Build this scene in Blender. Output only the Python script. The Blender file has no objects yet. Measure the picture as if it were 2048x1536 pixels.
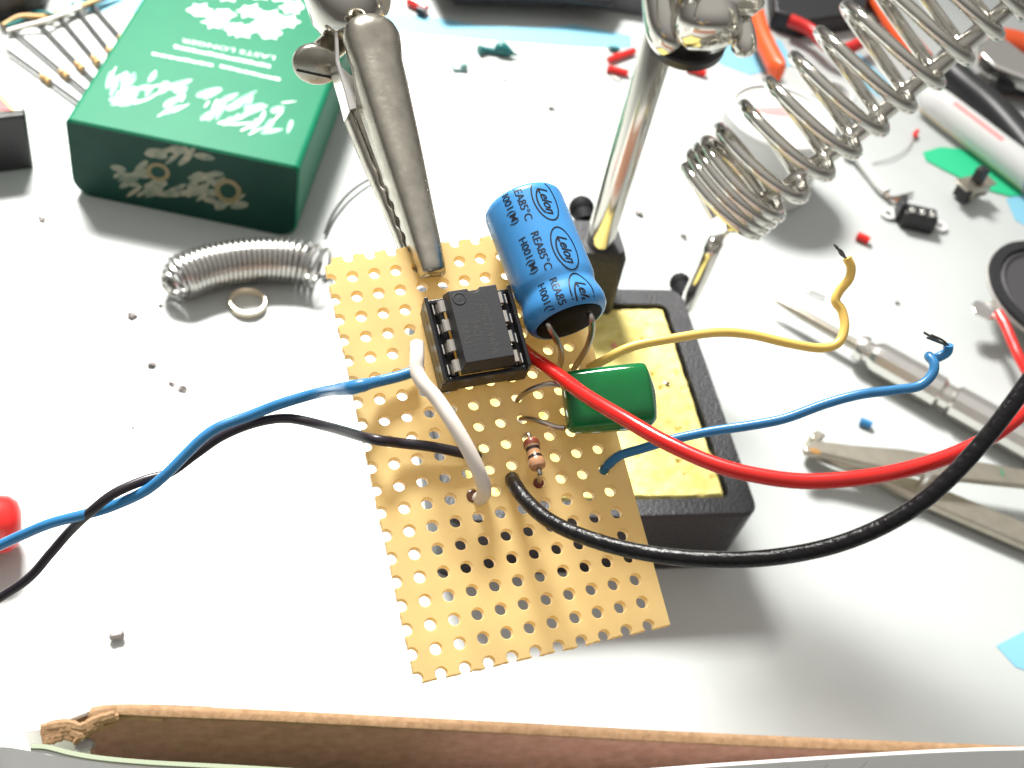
import bpy, bmesh, math, random
from mathutils import Vector, Matrix, noise as mnoise
random.seed(7)
S = 0.001                                   # all numbers below are millimetres
sc = bpy.context.scene
COL = sc.collection

# ------------------------------------------------------------------ camera model (recovered from the photograph)
F = 2400.0
WM = Matrix(((0.9681802834, 0.2502537488, 0.0), (0.1824285550, -0.7057785584, 0.6845410498), (0.1713089639, -0.6627591476, -0.7289743145)))
CAM = Vector((0, 0, 200))
BO = Vector((-20.73574, 99.34701, 104.93256))
BX = Vector((0.88312856, 0.46085517, 0.08772943))
BY = Vector((0.46247520, -0.82385215, -0.32769547))
BN = Vector((0.07874407, -0.32996991, 0.94070146))
PIT = 2.54

def ray(px, py): return WM @ Vector(((px - 1024) / F, (py - 768) / F, 1))
def T(px, py, h=0.0):                       # the point at height h over the table seen at this pixel
    r = ray(px, py); return CAM + r * ((h - 200) / r.z)
def D(px, py, d): return CAM + ray(px, py) * d
def Bd(c, r, h=0.0): return BO + BX * (c * PIT) + BY * (r * PIT) + BN * h      # hole column, row, height over the board
def BP(px, py, h=0.0):
    r = ray(px, py); return CAM + r * (((BO + BN * h - CAM).dot(BN)) / r.dot(BN))
def depth(p): return (WM.transposed() @ (Vector(p) - CAM)).z

# ------------------------------------------------------------------ materials
MATS = {}
def mat(name, col=(.5, .5, .5), rough=.5, metal=0.0, coat=0.0, spec=.5, bump=0.0, bscale=900.0, var=0.0, vscale=300.0,
        trans=0.0, translucent=0.0, sheen=0.0, ior=1.45, aniso=0.0, rvar=0.0, var2=None):
    if name in MATS: return MATS[name]
    m = bpy.data.materials.new(name); m.use_nodes = True
    nt = m.node_tree; N = nt.nodes; L = nt.links
    b = N['Principled BSDF']
    b.inputs['Base Color'].default_value = (*col, 1); b.inputs['Roughness'].default_value = rough
    b.inputs['Metallic'].default_value = metal; b.inputs['Coat Weight'].default_value = coat
    b.inputs['Coat Roughness'].default_value = .08
    b.inputs['Specular IOR Level'].default_value = spec; b.inputs['Transmission Weight'].default_value = trans
    b.inputs['IOR'].default_value = ior; b.inputs['Sheen Weight'].default_value = sheen
    tc = N.new('ShaderNodeTexCoord')
    if var or var2:
        n = N.new('ShaderNodeTexNoise'); n.inputs['Scale'].default_value = vscale; n.inputs['Detail'].default_value = 6
        L.new(tc.outputs['Object'], n.inputs['Vector'])
        r = N.new('ShaderNodeValToRGB')
        c1 = var2 if var2 else tuple(max(0, c * (1 - var)) for c in col)
        c2 = col if var2 else tuple(min(1, c * (1 + var)) for c in col)
        r.color_ramp.elements[0].position = .32; r.color_ramp.elements[1].position = .68
        r.color_ramp.elements[0].color = (*c1, 1); r.color_ramp.elements[1].color = (*c2, 1)
        L.new(n.outputs['Fac'], r.inputs['Fac']); L.new(r.outputs['Color'], b.inputs['Base Color'])
    if rvar:
        n = N.new('ShaderNodeTexNoise'); n.inputs['Scale'].default_value = vscale * 1.7; n.inputs['Detail'].default_value = 8
        L.new(tc.outputs['Object'], n.inputs['Vector'])
        mr = N.new('ShaderNodeMapRange'); mr.inputs['To Min'].default_value = max(0.02, rough - rvar); mr.inputs['To Max'].default_value = rough + rvar
        L.new(n.outputs['Fac'], mr.inputs['Value']); L.new(mr.outputs['Result'], b.inputs['Roughness'])
    if bump:
        n = N.new('ShaderNodeTexNoise'); n.inputs['Scale'].default_value = bscale; n.inputs['Detail'].default_value = 5
        L.new(tc.outputs['Object'], n.inputs['Vector'])
        bp = N.new('ShaderNodeBump'); bp.inputs['Strength'].default_value = bump; bp.inputs['Distance'].default_value = .0003
        L.new(n.outputs['Fac'], bp.inputs['Height']); L.new(bp.outputs['Normal'], b.inputs['Normal'])
    if translucent:
        t = N.new('ShaderNodeBsdfTranslucent'); t.inputs['Color'].default_value = (*col, 1)
        if var or var2: L.new(r.outputs['Color'], t.inputs['Color'])
        mx = N.new('ShaderNodeMixShader'); mx.inputs['Fac'].default_value = translucent
        L.new(b.outputs['BSDF'], mx.inputs[1]); L.new(t.outputs['BSDF'], mx.inputs[2])
        L.new(mx.outputs['Shader'], N['Material Output'].inputs['Surface'])
    MATS[name] = m; return m

# ------------------------------------------------------------------ mesh building
class MB:
    def __init__(s): s.v = []; s.f = []
    def add(s, vs, fs):
        o = len(s.v); s.v += [Vector(v) for v in vs]; s.f += [tuple(i + o for i in f) for f in fs]; return s
    def box(s, o, ax, ay, az):              # o corner, three edge vectors
        o, ax, ay, az = map(Vector, (o, ax, ay, az))
        vs = [o, o + ax, o + ax + ay, o + ay, o + az, o + ax + az, o + ax + ay + az, o + ay + az]
        return s.add(vs, [(3, 2, 1, 0), (4, 5, 6, 7), (0, 1, 5, 4), (1, 2, 6, 5), (2, 3, 7, 6), (3, 0, 4, 7)])
    def cbox(s, c, x, y, z, sx, sy, sz):
        x, y, z = Vector(x) * sx, Vector(y) * sy, Vector(z) * sz
        return s.box(Vector(c) - x / 2 - y / 2 - z / 2, x, y, z)
    def prism(s, pts, ext):                 # planar outline pushed along ext
        pts = [Vector(p) for p in pts]; n = len(pts); ext = Vector(ext)
        vs = pts + [p + ext for p in pts]
        fs = [tuple(range(n))[::-1], tuple(range(n, 2 * n))] + [(i, (i + 1) % n, (i + 1) % n + n, i + n) for i in range(n)]
        return s.add(vs, fs)
    def flat(s, pts): return s.add(pts, [tuple(range(len(pts)))])
    def tube(s, pts, r, n=12, caps=True, closed=False, flatten=None):
        pts = [Vector(p) for p in pts]; m = len(pts)
        rs = r if isinstance(r, (list, tuple)) else [r] * m
        tan = []
        for i in range(m):
            a = pts[i - 1] if (i > 0 or closed) else pts[i]; b = pts[(i + 1) % m] if (i < m - 1 or closed) else pts[i]
            t = (b - a); tan.append(t.normalized() if t.length > 1e-9 else Vector((0, 0, 1)))
        u = tan[0].orthogonal().normalized(); vs = []
        for i in range(m):
            u = (u - tan[i] * u.dot(tan[i])); u = u.normalized() if u.length > 1e-9 else tan[i].orthogonal().normalized()
            w = tan[i].cross(u)
            for k in range(n):
                a = 2 * math.pi * k / n
                vs.append(pts[i] + (u * math.cos(a) + w * math.sin(a)) * rs[i])
        fs = []
        for i in range(m if closed else m - 1):
            j = (i + 1) % m
            for k in range(n): fs.append((i * n + k, i * n + (k + 1) % n, j * n + (k + 1) % n, j * n + k))
        if caps and not closed: fs += [tuple(range(n))[::-1], tuple(range((m - 1) * n, m * n))]
        return s.add(vs, fs)
    def lathe(s, c, axis, prof, n=32, closed=False):   # prof: (radius, along axis)
        c = Vector(c); z = Vector(axis).normalized(); x = z.orthogonal().normalized(); y = z.cross(x)
        vs = []; m = len(prof)
        for (r, h) in prof:
            for k in range(n):
                a = 2 * math.pi * k / n; vs.append(c + z * h + (x * math.cos(a) + y * math.sin(a)) * max(r, 1e-4))
        fs = []
        for i in range(m if closed else m - 1):
            j = (i + 1) % m
            for k in range(n): fs.append((i * n + k, i * n + (k + 1) % n, j * n + (k + 1) % n, j * n + k))
        if not closed: fs += [tuple(range(n))[::-1], tuple(range((m - 1) * n, m * n))]
        return s.add(vs, fs)
    def ball(s, c, r, n=16, sq=(1, 1, 1), ax=None):
        c = Vector(c); X, Y, Z = ax if ax else (Vector((1, 0, 0)), Vector((0, 1, 0)), Vector((0, 0, 1)))
        vs = []; m = n // 2
        for i in range(m + 1):
            t = math.pi * i / m; t = min(max(t, .02), math.pi - .02)
            for k in range(n):
                a = 2 * math.pi * k / n
                vs.append(c + (X * math.sin(t) * math.cos(a) * sq[0] + Y * math.sin(t) * math.sin(a) * sq[1] + Z * math.cos(t) * sq[2]) * r)
        fs = []
        for i in range(m):
            for k in range(n): fs.append((i * n + k, i * n + (k + 1) % n, (i + 1) * n + (k + 1) % n, (i + 1) * n + k))
        fs += [tuple(range(n))[::-1], tuple(range(m * n, (m + 1) * n))]
        return s.add(vs, fs)
    def loft(s, rows, closed=False):        # rows of equally many points
        n = len(rows[0]); vs = [p for r in rows for p in r]; fs = []
        for i in range(len(rows) - 1):
            for k in range(n if closed else n - 1):
                j = (k + 1) % n; fs.append((i * n + k, i * n + j, (i + 1) * n + j, (i + 1) * n + k))
        return s.add(vs, fs)

def catmull(pts, k=8):
    pts = [Vector(p) for p in pts]; P = [pts[0] * 2 - pts[1]] + pts + [pts[-1] * 2 - pts[-2]]; out = []
    for i in range(1, len(P) - 2):
        a, b, c, d = P[i - 1:i + 3]
        for j in range(k):
            t = j / k
            out.append(.5 * ((2 * b) + (c - a) * t + (2 * a - 5 * b + 4 * c - d) * t * t + (3 * b - a - 3 * c + d) * t ** 3))
    return out + [pts[-1]]

def obj(name, mb, m, parent=None, smooth=True, bevel=0.0, seg=2, sub=0, solid=0.0, org=None, angle=40, soff=-1.0):
    if parent is not None: org = Vector(parent['org'])
    elif org is None:
        c = sum(mb.v, Vector()) / len(mb.v); org = Vector((c.x, c.y, min(v.z for v in mb.v)))
    org = Vector(org)
    me = bpy.data.meshes.new(name); me.from_pydata([tuple((v - org) * S) for v in mb.v], [], mb.f); me.update()
    bm = bmesh.new(); bm.from_mesh(me); bmesh.ops.recalc_face_normals(bm, faces=bm.faces); bm.to_mesh(me); bm.free()
    me.materials.append(m)
    o = bpy.data.objects.new(name, me); COL.objects.link(o)
    if parent is not None: o.parent = parent
    else: o.location = org * S
    o['org'] = tuple(org)
    if smooth:
        for p in me.polygons: p.use_smooth = True
    if solid:
        md = o.modifiers.new('Solidify', 'SOLIDIFY'); md.thickness = solid * S; md.offset = soff
    if sub:
        md = o.modifiers.new('Subsurf', 'SUBSURF'); md.levels = sub; md.render_levels = sub
    if bevel:
        md = o.modifiers.new('Bevel', 'BEVEL'); md.width = bevel * S; md.segments = seg; md.limit_method = 'ANGLE'; md.angle_limit = math.radians(angle)
    if smooth:
        try: me.set_sharp_from_angle(angle=math.radians(angle))
        except Exception: pass
    return o

def tag(o, label, cat, group=None, kind=None):
    if kind: o['kind'] = kind
    if label: o['label'] = label
    if cat: o['category'] = cat
    if group: o['group'] = group
    return o
def thing(name, org, label, cat, group=None):
    o = bpy.data.objects.new(name, None); COL.objects.link(o); o.location = Vector(org) * S; o['org'] = tuple(org)
    o.empty_display_size = .005
    return tag(o, label, cat, group)
def copy_tree(o, parent=None):
    c = o.copy(); COL.objects.link(c)
    if parent is not None: c.parent = parent
    for ch in list(o.children): copy_tree(ch, c)
    return c

def text_mesh(s, size, shear=0.0, bold=0.0):
    cu = bpy.data.curves.new('t', 'FONT'); cu.body = s; cu.size = size; cu.align_x = 'CENTER'; cu.align_y = 'CENTER'; cu.shear = shear
    cu.offset = bold; cu.resolution_u = 3
    o = bpy.data.objects.new('t', cu); COL.objects.link(o); bpy.context.view_layer.update()
    me = bpy.data.meshes.new_from_object(o.evaluated_get(bpy.context.evaluated_depsgraph_get()))
    bm = bmesh.new(); bm.from_mesh(me); bmesh.ops.triangulate(bm, faces=bm.faces)
    vs = [tuple(v.co) for v in bm.verts]; bm.verts.index_update(); fs = [tuple(v.index for v in f.verts) for f in bm.faces]
    bm.free(); bpy.data.objects.remove(o); bpy.data.curves.remove(cu); bpy.data.meshes.remove(me)
    return vs, fs

# ------------------------------------------------------------------ palette
M_TABLE = mat('white_tabletop', (.455, .48, .468), .42, bump=.08, bscale=500, var=.035, vscale=45)
M_BOARD = mat('tan_phenolic_board', (.95, .74, .36), .38, translucent=.45, var=.07, vscale=160, bump=.05, bscale=2500)
M_STEEL = mat('nickel_plated_steel', (.47, .44, .375), .30, 1.0, bump=.10, bscale=1800, rvar=.1, vscale=500, var=.12)
M_CHROME = mat('chrome', (.62, .60, .55), .12, 1.0, rvar=.05, vscale=300)
M_BRIGHT = mat('bright_cut_steel', (.82, .80, .76), .22, 1.0)
M_PIN = mat('tinned_pin', (.62, .58, .52), .30, 1.0)
M_LEAD = mat('tinned_lead', (.50, .45, .40), .28, 1.0, bump=.1)
M_IRON = mat('black_crackle_cast_iron', (.022, .022, .025), .42, bump=1.0, bscale=1700, spec=.5)
M_SPONGE = mat('yellow_sponge', (.80, .70, .27), .95, bump=1.0, bscale=650, var2=(.66, .53, .15), vscale=330)
M_ICBODY = mat('black_epoxy', (.028, .028, .03), .5, bump=.08, bscale=4000, spec=.55)
M_SOCKET = mat('black_socket_plastic', (.014, .014, .016), .34, bump=.1, bscale=2000)
M_ICTEXT = mat('faint_grey_print', (.050, .050, .050), .5)
M_BLUECAP = mat('blue_shrink_sleeve', (.06, .29, .65), .30, coat=.15, bump=.06, bscale=700, var=.05, vscale=200)
M_BLACKINK = mat('black_ink', (.008, .010, .016), .4)
M_RUBBER = mat('black_rubber', (.004, .003, .003), .6, spec=.12)
M_GREENCAP = mat('dark_green_lacquer', (.004, .15, .036), .12, coat=.3, spec=.35, var=.2, vscale=150)
M_WBLUE = mat('blue_insulation', (.035, .20, .43), .30, coat=.1, var=.1, vscale=400)
M_WBLACK = mat('black_insulation', (.006, .005, .006), .30, bump=.5, bscale=1300, spec=.4)
M_WGREY = mat('dark_violet_black_insulation', (.022, .016, .022), .33)
M_WWHITE = mat('white_insulation', (.80, .72, .64), .40)
M_WRED = mat('red_insulation', (.70, .018, .014), .25, coat=.2, var=.06, vscale=300)
M_WYEL = mat('yellow_insulation', (.88, .58, .14), .35, var=.05)
M_STRAND = mat('tinned_strands', (.12, .12, .11), .35, .8)
M_RESBODY = mat('beige_resistor_lacquer', (.48, .25, .13), .28, coat=.3)
M_BANDRED = mat('brown_red_band', (.22, .05, .025), .3)
M_BANDBLK = mat('black_band', (.02, .014, .012), .3)
M_PACKG = mat('green_carton', (.004, .125, .062), .5, spec=.16, var=.04, vscale=100)
M_PACKEND = mat('dark_green_carton', (.003, .038, .026), .5, spec=.25, var=.1, vscale=200)
M_WPRINT = mat('white_print', (.52, .60, .55), .6, spec=.2)
M_SMEAR = mat('pale_streaked_print', (.36, .50, .43), .6, spec=.2, var2=(.12, .30, .21), vscale=260)
M_BEIGEPR = mat('beige_print', (.30, .28, .20), .5, var2=(.10, .14, .10), vscale=350)
M_GOLD = mat('gold_print', (.17, .14, .06), .35)
M_REDPL = mat('red_plastic', (.60, .020, .018), .30, coat=.2)
M_ORANGE = mat('orange_red_grip', (.80, .10, .02), .38)
M_DARK = mat('black_plastic', (.018, .018, .020), .40)
M_GREYPL = mat('dark_grey_plastic', (.10, .10, .11), .45)
M_CYAN = mat('pale_blue_print', (.20, .46, .60), .5)
M_GREEN = mat('mint_green_card', (.02, .46, .22), .5)
M_WPLAST = mat('white_plastic', (.62, .62, .60), .35, coat=.1)
M_GREYWALL = mat('pale_grey_plastic', (.50, .49, .46), .4)
M_PINK = mat('pink_red_strip', (.80, .28, .27), .4)
M_CLEAR = mat('frosted_clear_plastic', (.86, .86, .85), .22, translucent=.35, coat=.3)
M_CREAM = mat('cream_edge', (.80, .66, .45), .4)
M_SATIN = mat('satin_beige_steel', (.50, .46, .38), .40, 1.0, bump=.1, var=.08)
M_RUST = mat('brown_rust', (.30, .15, .04), .8)
M_ALU = mat('polished_aluminium', (.80, .78, .74), .24, 1.0, rvar=.05)
M_COPPER = mat('copper', (.80, .35, .16), .3, 1.0)
M_KRAFT = mat('kraft_board', (.36, .195, .14), .9, bump=.6, bscale=900, var2=(.27, .14, .095), vscale=500)
M_TORN = mat('torn_kraft_fibres', (.34, .21, .115), .95, bump=.5, bscale=1500, var2=(.24, .14, .07), vscale=900)
M_PAPER = mat('white_paper', (.80, .79, .77), .8, bump=.15, bscale=600)
M_PADGRN = mat('green_card_edge', (.26, .30, .20), .6)
M_TAPE = mat('clear_tape', (.30, .29, .31), .12, coat=.6)
M_CONE = mat('speaker_grey', (.055, .053, .056), .6, bump=.3)
M_TEAL = mat('dark_teal_insulation', (.012, .13, .13), .35)
M_SOLDER = mat('solder_wire', (.46, .45, .43), .25, 1.0)
M_DIRT = mat('grey_metal_crumb', (.20, .18, .17), .5, .5)
M_TANW = mat('tan_insulation', (.70, .42, .16), .4)
M_YELPR = mat('yellow_print', (.85, .55, .02), .35)
M_SILVLAB = mat('silver_label', (.60, .60, .57), .3, .7)

# ------------------------------------------------------------------ setting
tb = MB(); tb.box((-700, -300, -12), (1400, 0, 0), (0, 1500, 0), (0, 0, 12))
tag(obj('table', tb, M_TABLE, smooth=False), None, None, kind='structure')

def patch(px, label, h=.12, m=None, name='blue_paper', cat='paper', group=None):
    p = [T(x, y, .02) for x, y in px]
    o = obj(name, MB().prism(p, (0, 0, h)), m or M_CYAN, smooth=False); return tag(o, label, cat, group)
patch([(700, 44), (780, 26), (860, 34), (960, 52), (1080, 56), (1150, 50), (1262, 72), (1262, 96), (1150, 92), (1040, 84), (960, 78), (880, 70), (790, 62), (700, 70)],
      'long pale blue paper strip lying on the table behind the clip', group='pale blue paper pieces')
patch([(60, -30), (420, -30), (330, 14), (262, 26), (180, 22), (120, 10)], 'pale blue paper corner behind the green carton', group='pale blue paper pieces')
patch([(1432, 92), (1560, 80), (1590, 130), (1500, 150), (1440, 128)], 'small pale blue scrap under the orange handle', group='pale blue paper pieces')
patch([(1672, 112), (1720, 108), (1790, 178), (1760, 196), (1700, 150)], 'pale blue scrap seen through the iron holder coil', group='pale blue paper pieces')
patch([(2012, 398), (2080, 378), (2080, 470), (2030, 440)], 'pale blue scrap beside the mint green disc', group='pale blue paper pieces')
patch([(1992, 1292), (2080, 1246), (2080, 1352), (2030, 1334)], 'pale blue paper corner alone at the bare side of the table', group='pale blue paper pieces')
patch([(-30, 1380), (46, 1470), (30, 1500), (-30, 1490)], 'pale blue paper corner beside the white paper block', group='pale blue paper pieces')

# ------------------------------------------------------------------ perforated board
def perfboard():
    mb = MB(); R = .64 / PIT; rmin, rmax = -1.1, 18.18
    rnd = random.Random(3); NS = 20
    idx = {}
    def P(c, r):
        k = (round(c, 5), round(r, 5))
        if k not in idx:
            idx[k] = len(mb.v); mb.v.append(Bd(c, r))
        return idx[k]
    def cright(r): return 10.16 - .0115 * r
    for ci in range(-1, 11):
        for ri in range(-1, 19):
            x0, x1, y0, y1 = ci - .5, ci + .5, ri - .5, ri + .5
            if ci == -1: x0 = -1.1
            if ri == -1: y0 = rmin
            if ri == 18: y1 = rmax
            if ci == 10:                        # sawn straight just short of the next column
                mb.f.append((P(x0, y0), P(cright(y0), y0), P(cright(y1), y1), P(x0, y1))); continue
            edge = ci == -1 or ri in (-1, 18)
            if not edge:
                cor = [(x0, y0), (x1, y0), (x1, y1), (x0, y1)]; arc = []
                for k in range(NS): 
                    a = -3 * math.pi / 4 + 2 * math.pi * k / NS; arc.append((ci + R * math.cos(a), ri + R * math.sin(a)))
                q = NS // 4
                for sd in range(4):
                    pts = [cor[sd], cor[(sd + 1) % 4]] + [arc[(sd * q + j) % NS] for j in range(q, -1, -1)]
                    mb.f.append(tuple(P(*p) for p in pts))
            else:
                corner = ci == -1 and ri in (-1, 18)
                jx = rnd.uniform(-.05, .03); jy = rnd.uniform(-.04, .04)
                def arcpts(a0, a1, n=10): return [(ci + R * math.cos(a0 + (a1 - a0) * k / n), ri + R * math.sin(a0 + (a1 - a0) * k / n)) for k in range(n + 1)]
                if corner:
                    sy = 1 if ri == 18 else -1; yb = y1 if sy > 0 else y0; yt = y0 if sy > 0 else y1
                    aL = math.acos(max(-1, (x0 - ci) / R)); dyl = R * math.sin(aL)
                    a0 = math.atan2(sy * (abs(yb - ri)), math.sqrt(max(R * R - (yb - ri) ** 2, 0)))
                    a1 = -sy * aL
                    arc = arcpts(a0, a1)
                    pts = [(x0, yt), (x1, yt), (x1, yb)] + [(arc[0][0], yb)] + arc[1:-1] + [(x0, arc[-1][1])]
                    mb.f.append(tuple(P(*p) for p in (pts if sy > 0 else pts)))
                elif ci == -1:
                    aL = math.acos((x0 - ci) / R); arc = arcpts(aL, -aL)
                    pts = [(x0 + jx, y0 + .06), (x0 + .015, y0)] if False else [(x0, y0)]
                    pts = [(x0, y0), (x1, y0), (x1, y1), (x0, y1)] + [(x0 + jx, y1 - .12 + jy)] + [(x0, arc[0][1])] + arc[1:-1] + [(x0, arc[-1][1])] + [(x0 + jx * .6, y0 + .12)]
                    mb.f.append(tuple(P(*p) for p in pts))
                else:
                    sy = 1 if ri == 18 else -1; yb = y1 if sy > 0 else y0; yt = y0 if sy > 0 else y1
                    a = math.asin(min(1, abs(yb - ri) / R)); 
                    arc = arcpts(sy * a, sy * (-math.pi - a)) 
                    pts = [(x0, yt), (x1, yt), (x1, yb), (x1 - .12, yb + sy * jx), (arc[0][0], yb)] + arc[1:-1] + [(arc[-1][0], yb), (x0 + .12, yb + sy * jy)] + [(x0, yb)]
                    mb.f.append(tuple(P(*p) for p in pts))
    o = obj('perforated_board', mb, M_BOARD, smooth=False, solid=1.1)
    # top face must point along BN so that the thickness goes down
    me = o.data
    if sum((p.normal.dot(BN) for p in me.polygons)) < 0: me.flip_normals()
    md = o.modifiers.new('Bevel', 'BEVEL'); md.width = .07 * S; md.segments = 1; md.limit_method = 'ANGLE'; md.angle_limit = math.radians(50)
    tag(o, 'tan perforated circuit board held up by the metal clip', 'circuit board')
    obj('flux_stain', MB().lathe(Bd(2.98, 11.06, -.45), BN, [(.01, 0), (.66, 0), (.72, .5), (.60, .56), (.3, .44), (.01, .42)], 20), mat('brown_flux', (.10, .035, .012), .25), parent=o)
    return o
perfboard()

# ------------------------------------------------------------------ socket and chip
def ic():
    t = thing('chip_socket', Bd(4.55, 4.4, 0), 'black eight-pin socket soldered to the board under the chip', 'socket')
    c0, c1, r0, r1 = 2.57, 6.52, 2.34, 6.28
    fr = MB(); h0, h1 = .35, 4.6
    def bb(mb, ca, cb, ra, rb, ha, hb): return mb.box(Bd(ca, ra, ha), BX * PIT * (cb - ca), BY * PIT * (rb - ra), BN * (hb - ha))
    bb(fr, c0, 3.42, r0, r1, h0, 3.0); bb(fr, 5.7, c1, r0, r1, h0, 3.0)           # two contact rails
    bb(fr, c0, c0 + .17, r0, r1, 3.0, h1); bb(fr, c1 - .17, c1, r0, r1, 3.0, h1)   # outer lips
    bb(fr, c0 + .17, c1 - .17, r1 - .2, r1, h0 + .4, 3.6); bb(fr, c0 + .17, c1 - .17, r0, r0 + .2, h0 + .4, 3.6)
    obj('socket_frame', fr, M_SOCKET, t, smooth=False, bevel=.12, seg=2)
    for c in (3.02, 6.06):
        for r in (2.92, 3.88, 4.84, 5.80):
            m = MB(); sg = 1 if c < 4 else -1
            m.cbox(Bd(c - sg * .13, r, 3.5), BX, BY, BN, .22, 1.2, 1.4); m.cbox(Bd(c + sg * .1, r, 3.3), BX, BY, BN, .22, 1.2, 1.1)
            obj('contact', m, M_BRIGHT, t, smooth=False, bevel=.05, seg=1)
    t = thing('chip', Bd(4.58, 4.3, 2.6), 'black eight-pin chip with notch and dot plugged into the socket', 'chip')
    ca, cb, ra, rb = 3.36, 5.78, 2.46, 6.14
    hb, hm, ht = 3.3, 4.9, 6.6
    mb = MB()
    def ring(h, ins):
        i = ins / PIT
        return [Bd(ca + i, ra + i, h), Bd(cb - i, ra + i, h), Bd(cb - i, rb - i, h), Bd(ca + i, rb - i, h)]
    # outline with the half-round notch in the rear end
    def outline(h, ins, notch=True):
        i = ins / PIT; cm = (ca + cb) / 2 + .05; nr = .27; pts = [Bd(ca + i, ra + i, h)]
        if notch:
            pts += [Bd(cm - nr * math.cos(a), ra + i + nr * .85 * math.sin(a), h) for a in [math.pi * k / 8 for k in range(9)]]
        else: pts += [Bd(cm - nr + 2 * nr * k / 8, ra + i, h) for k in range(9)]
        return pts + [Bd(cb - i, ra + i, h), Bd(cb - i, rb - i, h), Bd(ca + i, rb - i, h)]
    rows = [outline(hb, .30, False), outline(hm, 0, False), outline(5.4, .10, False), outline(5.4, .10), outline(ht, .36)]
    n = len(rows[0]); mb.v = [p for r in rows for p in r]
    for i in range(4):
        for k in range(n): mb.f.append((i * n + k, i * n + (k + 1) % n, (i + 1) * n + (k + 1) % n, (i + 1) * n + k))
    mb.f += [tuple(range(n))[::-1], tuple(range(4 * n, 5 * n))]
    obj('body', mb, M_ICBODY, t, smooth=False, bevel=.06, seg=2)
    dm = MB(); ce = Bd(3.90, 3.02, ht + .01)
    dm.lathe(ce, BN, [(.78, .005), (.74, .05), (.62, .06), (.56, -.0), (.3, .015), (.01, .02)], 28)
    obj('pin_one_mark', dm, M_ICBODY, t)
    for c, sg in ((3.1, -1), (6.02, 1)):
        for r in (2.95, 3.87, 4.83, 5.78):
            m = MB(); e = ca if sg < 0 else cb; w = 1.42 / PIT
            prof = [(e - sg * .12, 4.95), (c - sg * .05, 4.95), (c + sg * .04, 4.8), (c + sg * .09, 4.3), (c + sg * .1, 3.6)]
            lo = [(e - sg * .12, 4.72), (c - sg * .09, 4.72), (c - sg * .02, 4.6), (c + sg * .0, 4.2), (c + sg * .01, 3.6)]
            outl = prof + lo[::-1]
            m.prism([Bd(x, r - w / 2, h) for x, h in outl], BY * 1.42)
            m.cbox(Bd(c + sg * .07, r, 2.9), BX, BY, BN, .25, .5, 1.6)
            obj('pin', m, M_PIN, t, smooth=False, bevel=.05, seg=1)
    # faint printing, read from the side
    mb = MB()
    for s, off, sz in (('0PC2744PA', 5.75, 1.25), ('34Q1', 5.2, 1.15), ('788A1', 4.7, 1.15)):
        vs, fs = text_mesh(s, sz, bold=.01)
        mb.add([Bd(off + y / PIT, 4.7 - x / PIT if False else 4.62 + x / PIT, ht + .012) if False else Bd(off - .9 + y / PIT, 4.62 + x / PIT, ht + .012) for x, y, z in vs], fs)
    obj('printing', mb, M_ICTEXT, t, smooth=False)
ic()

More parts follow.
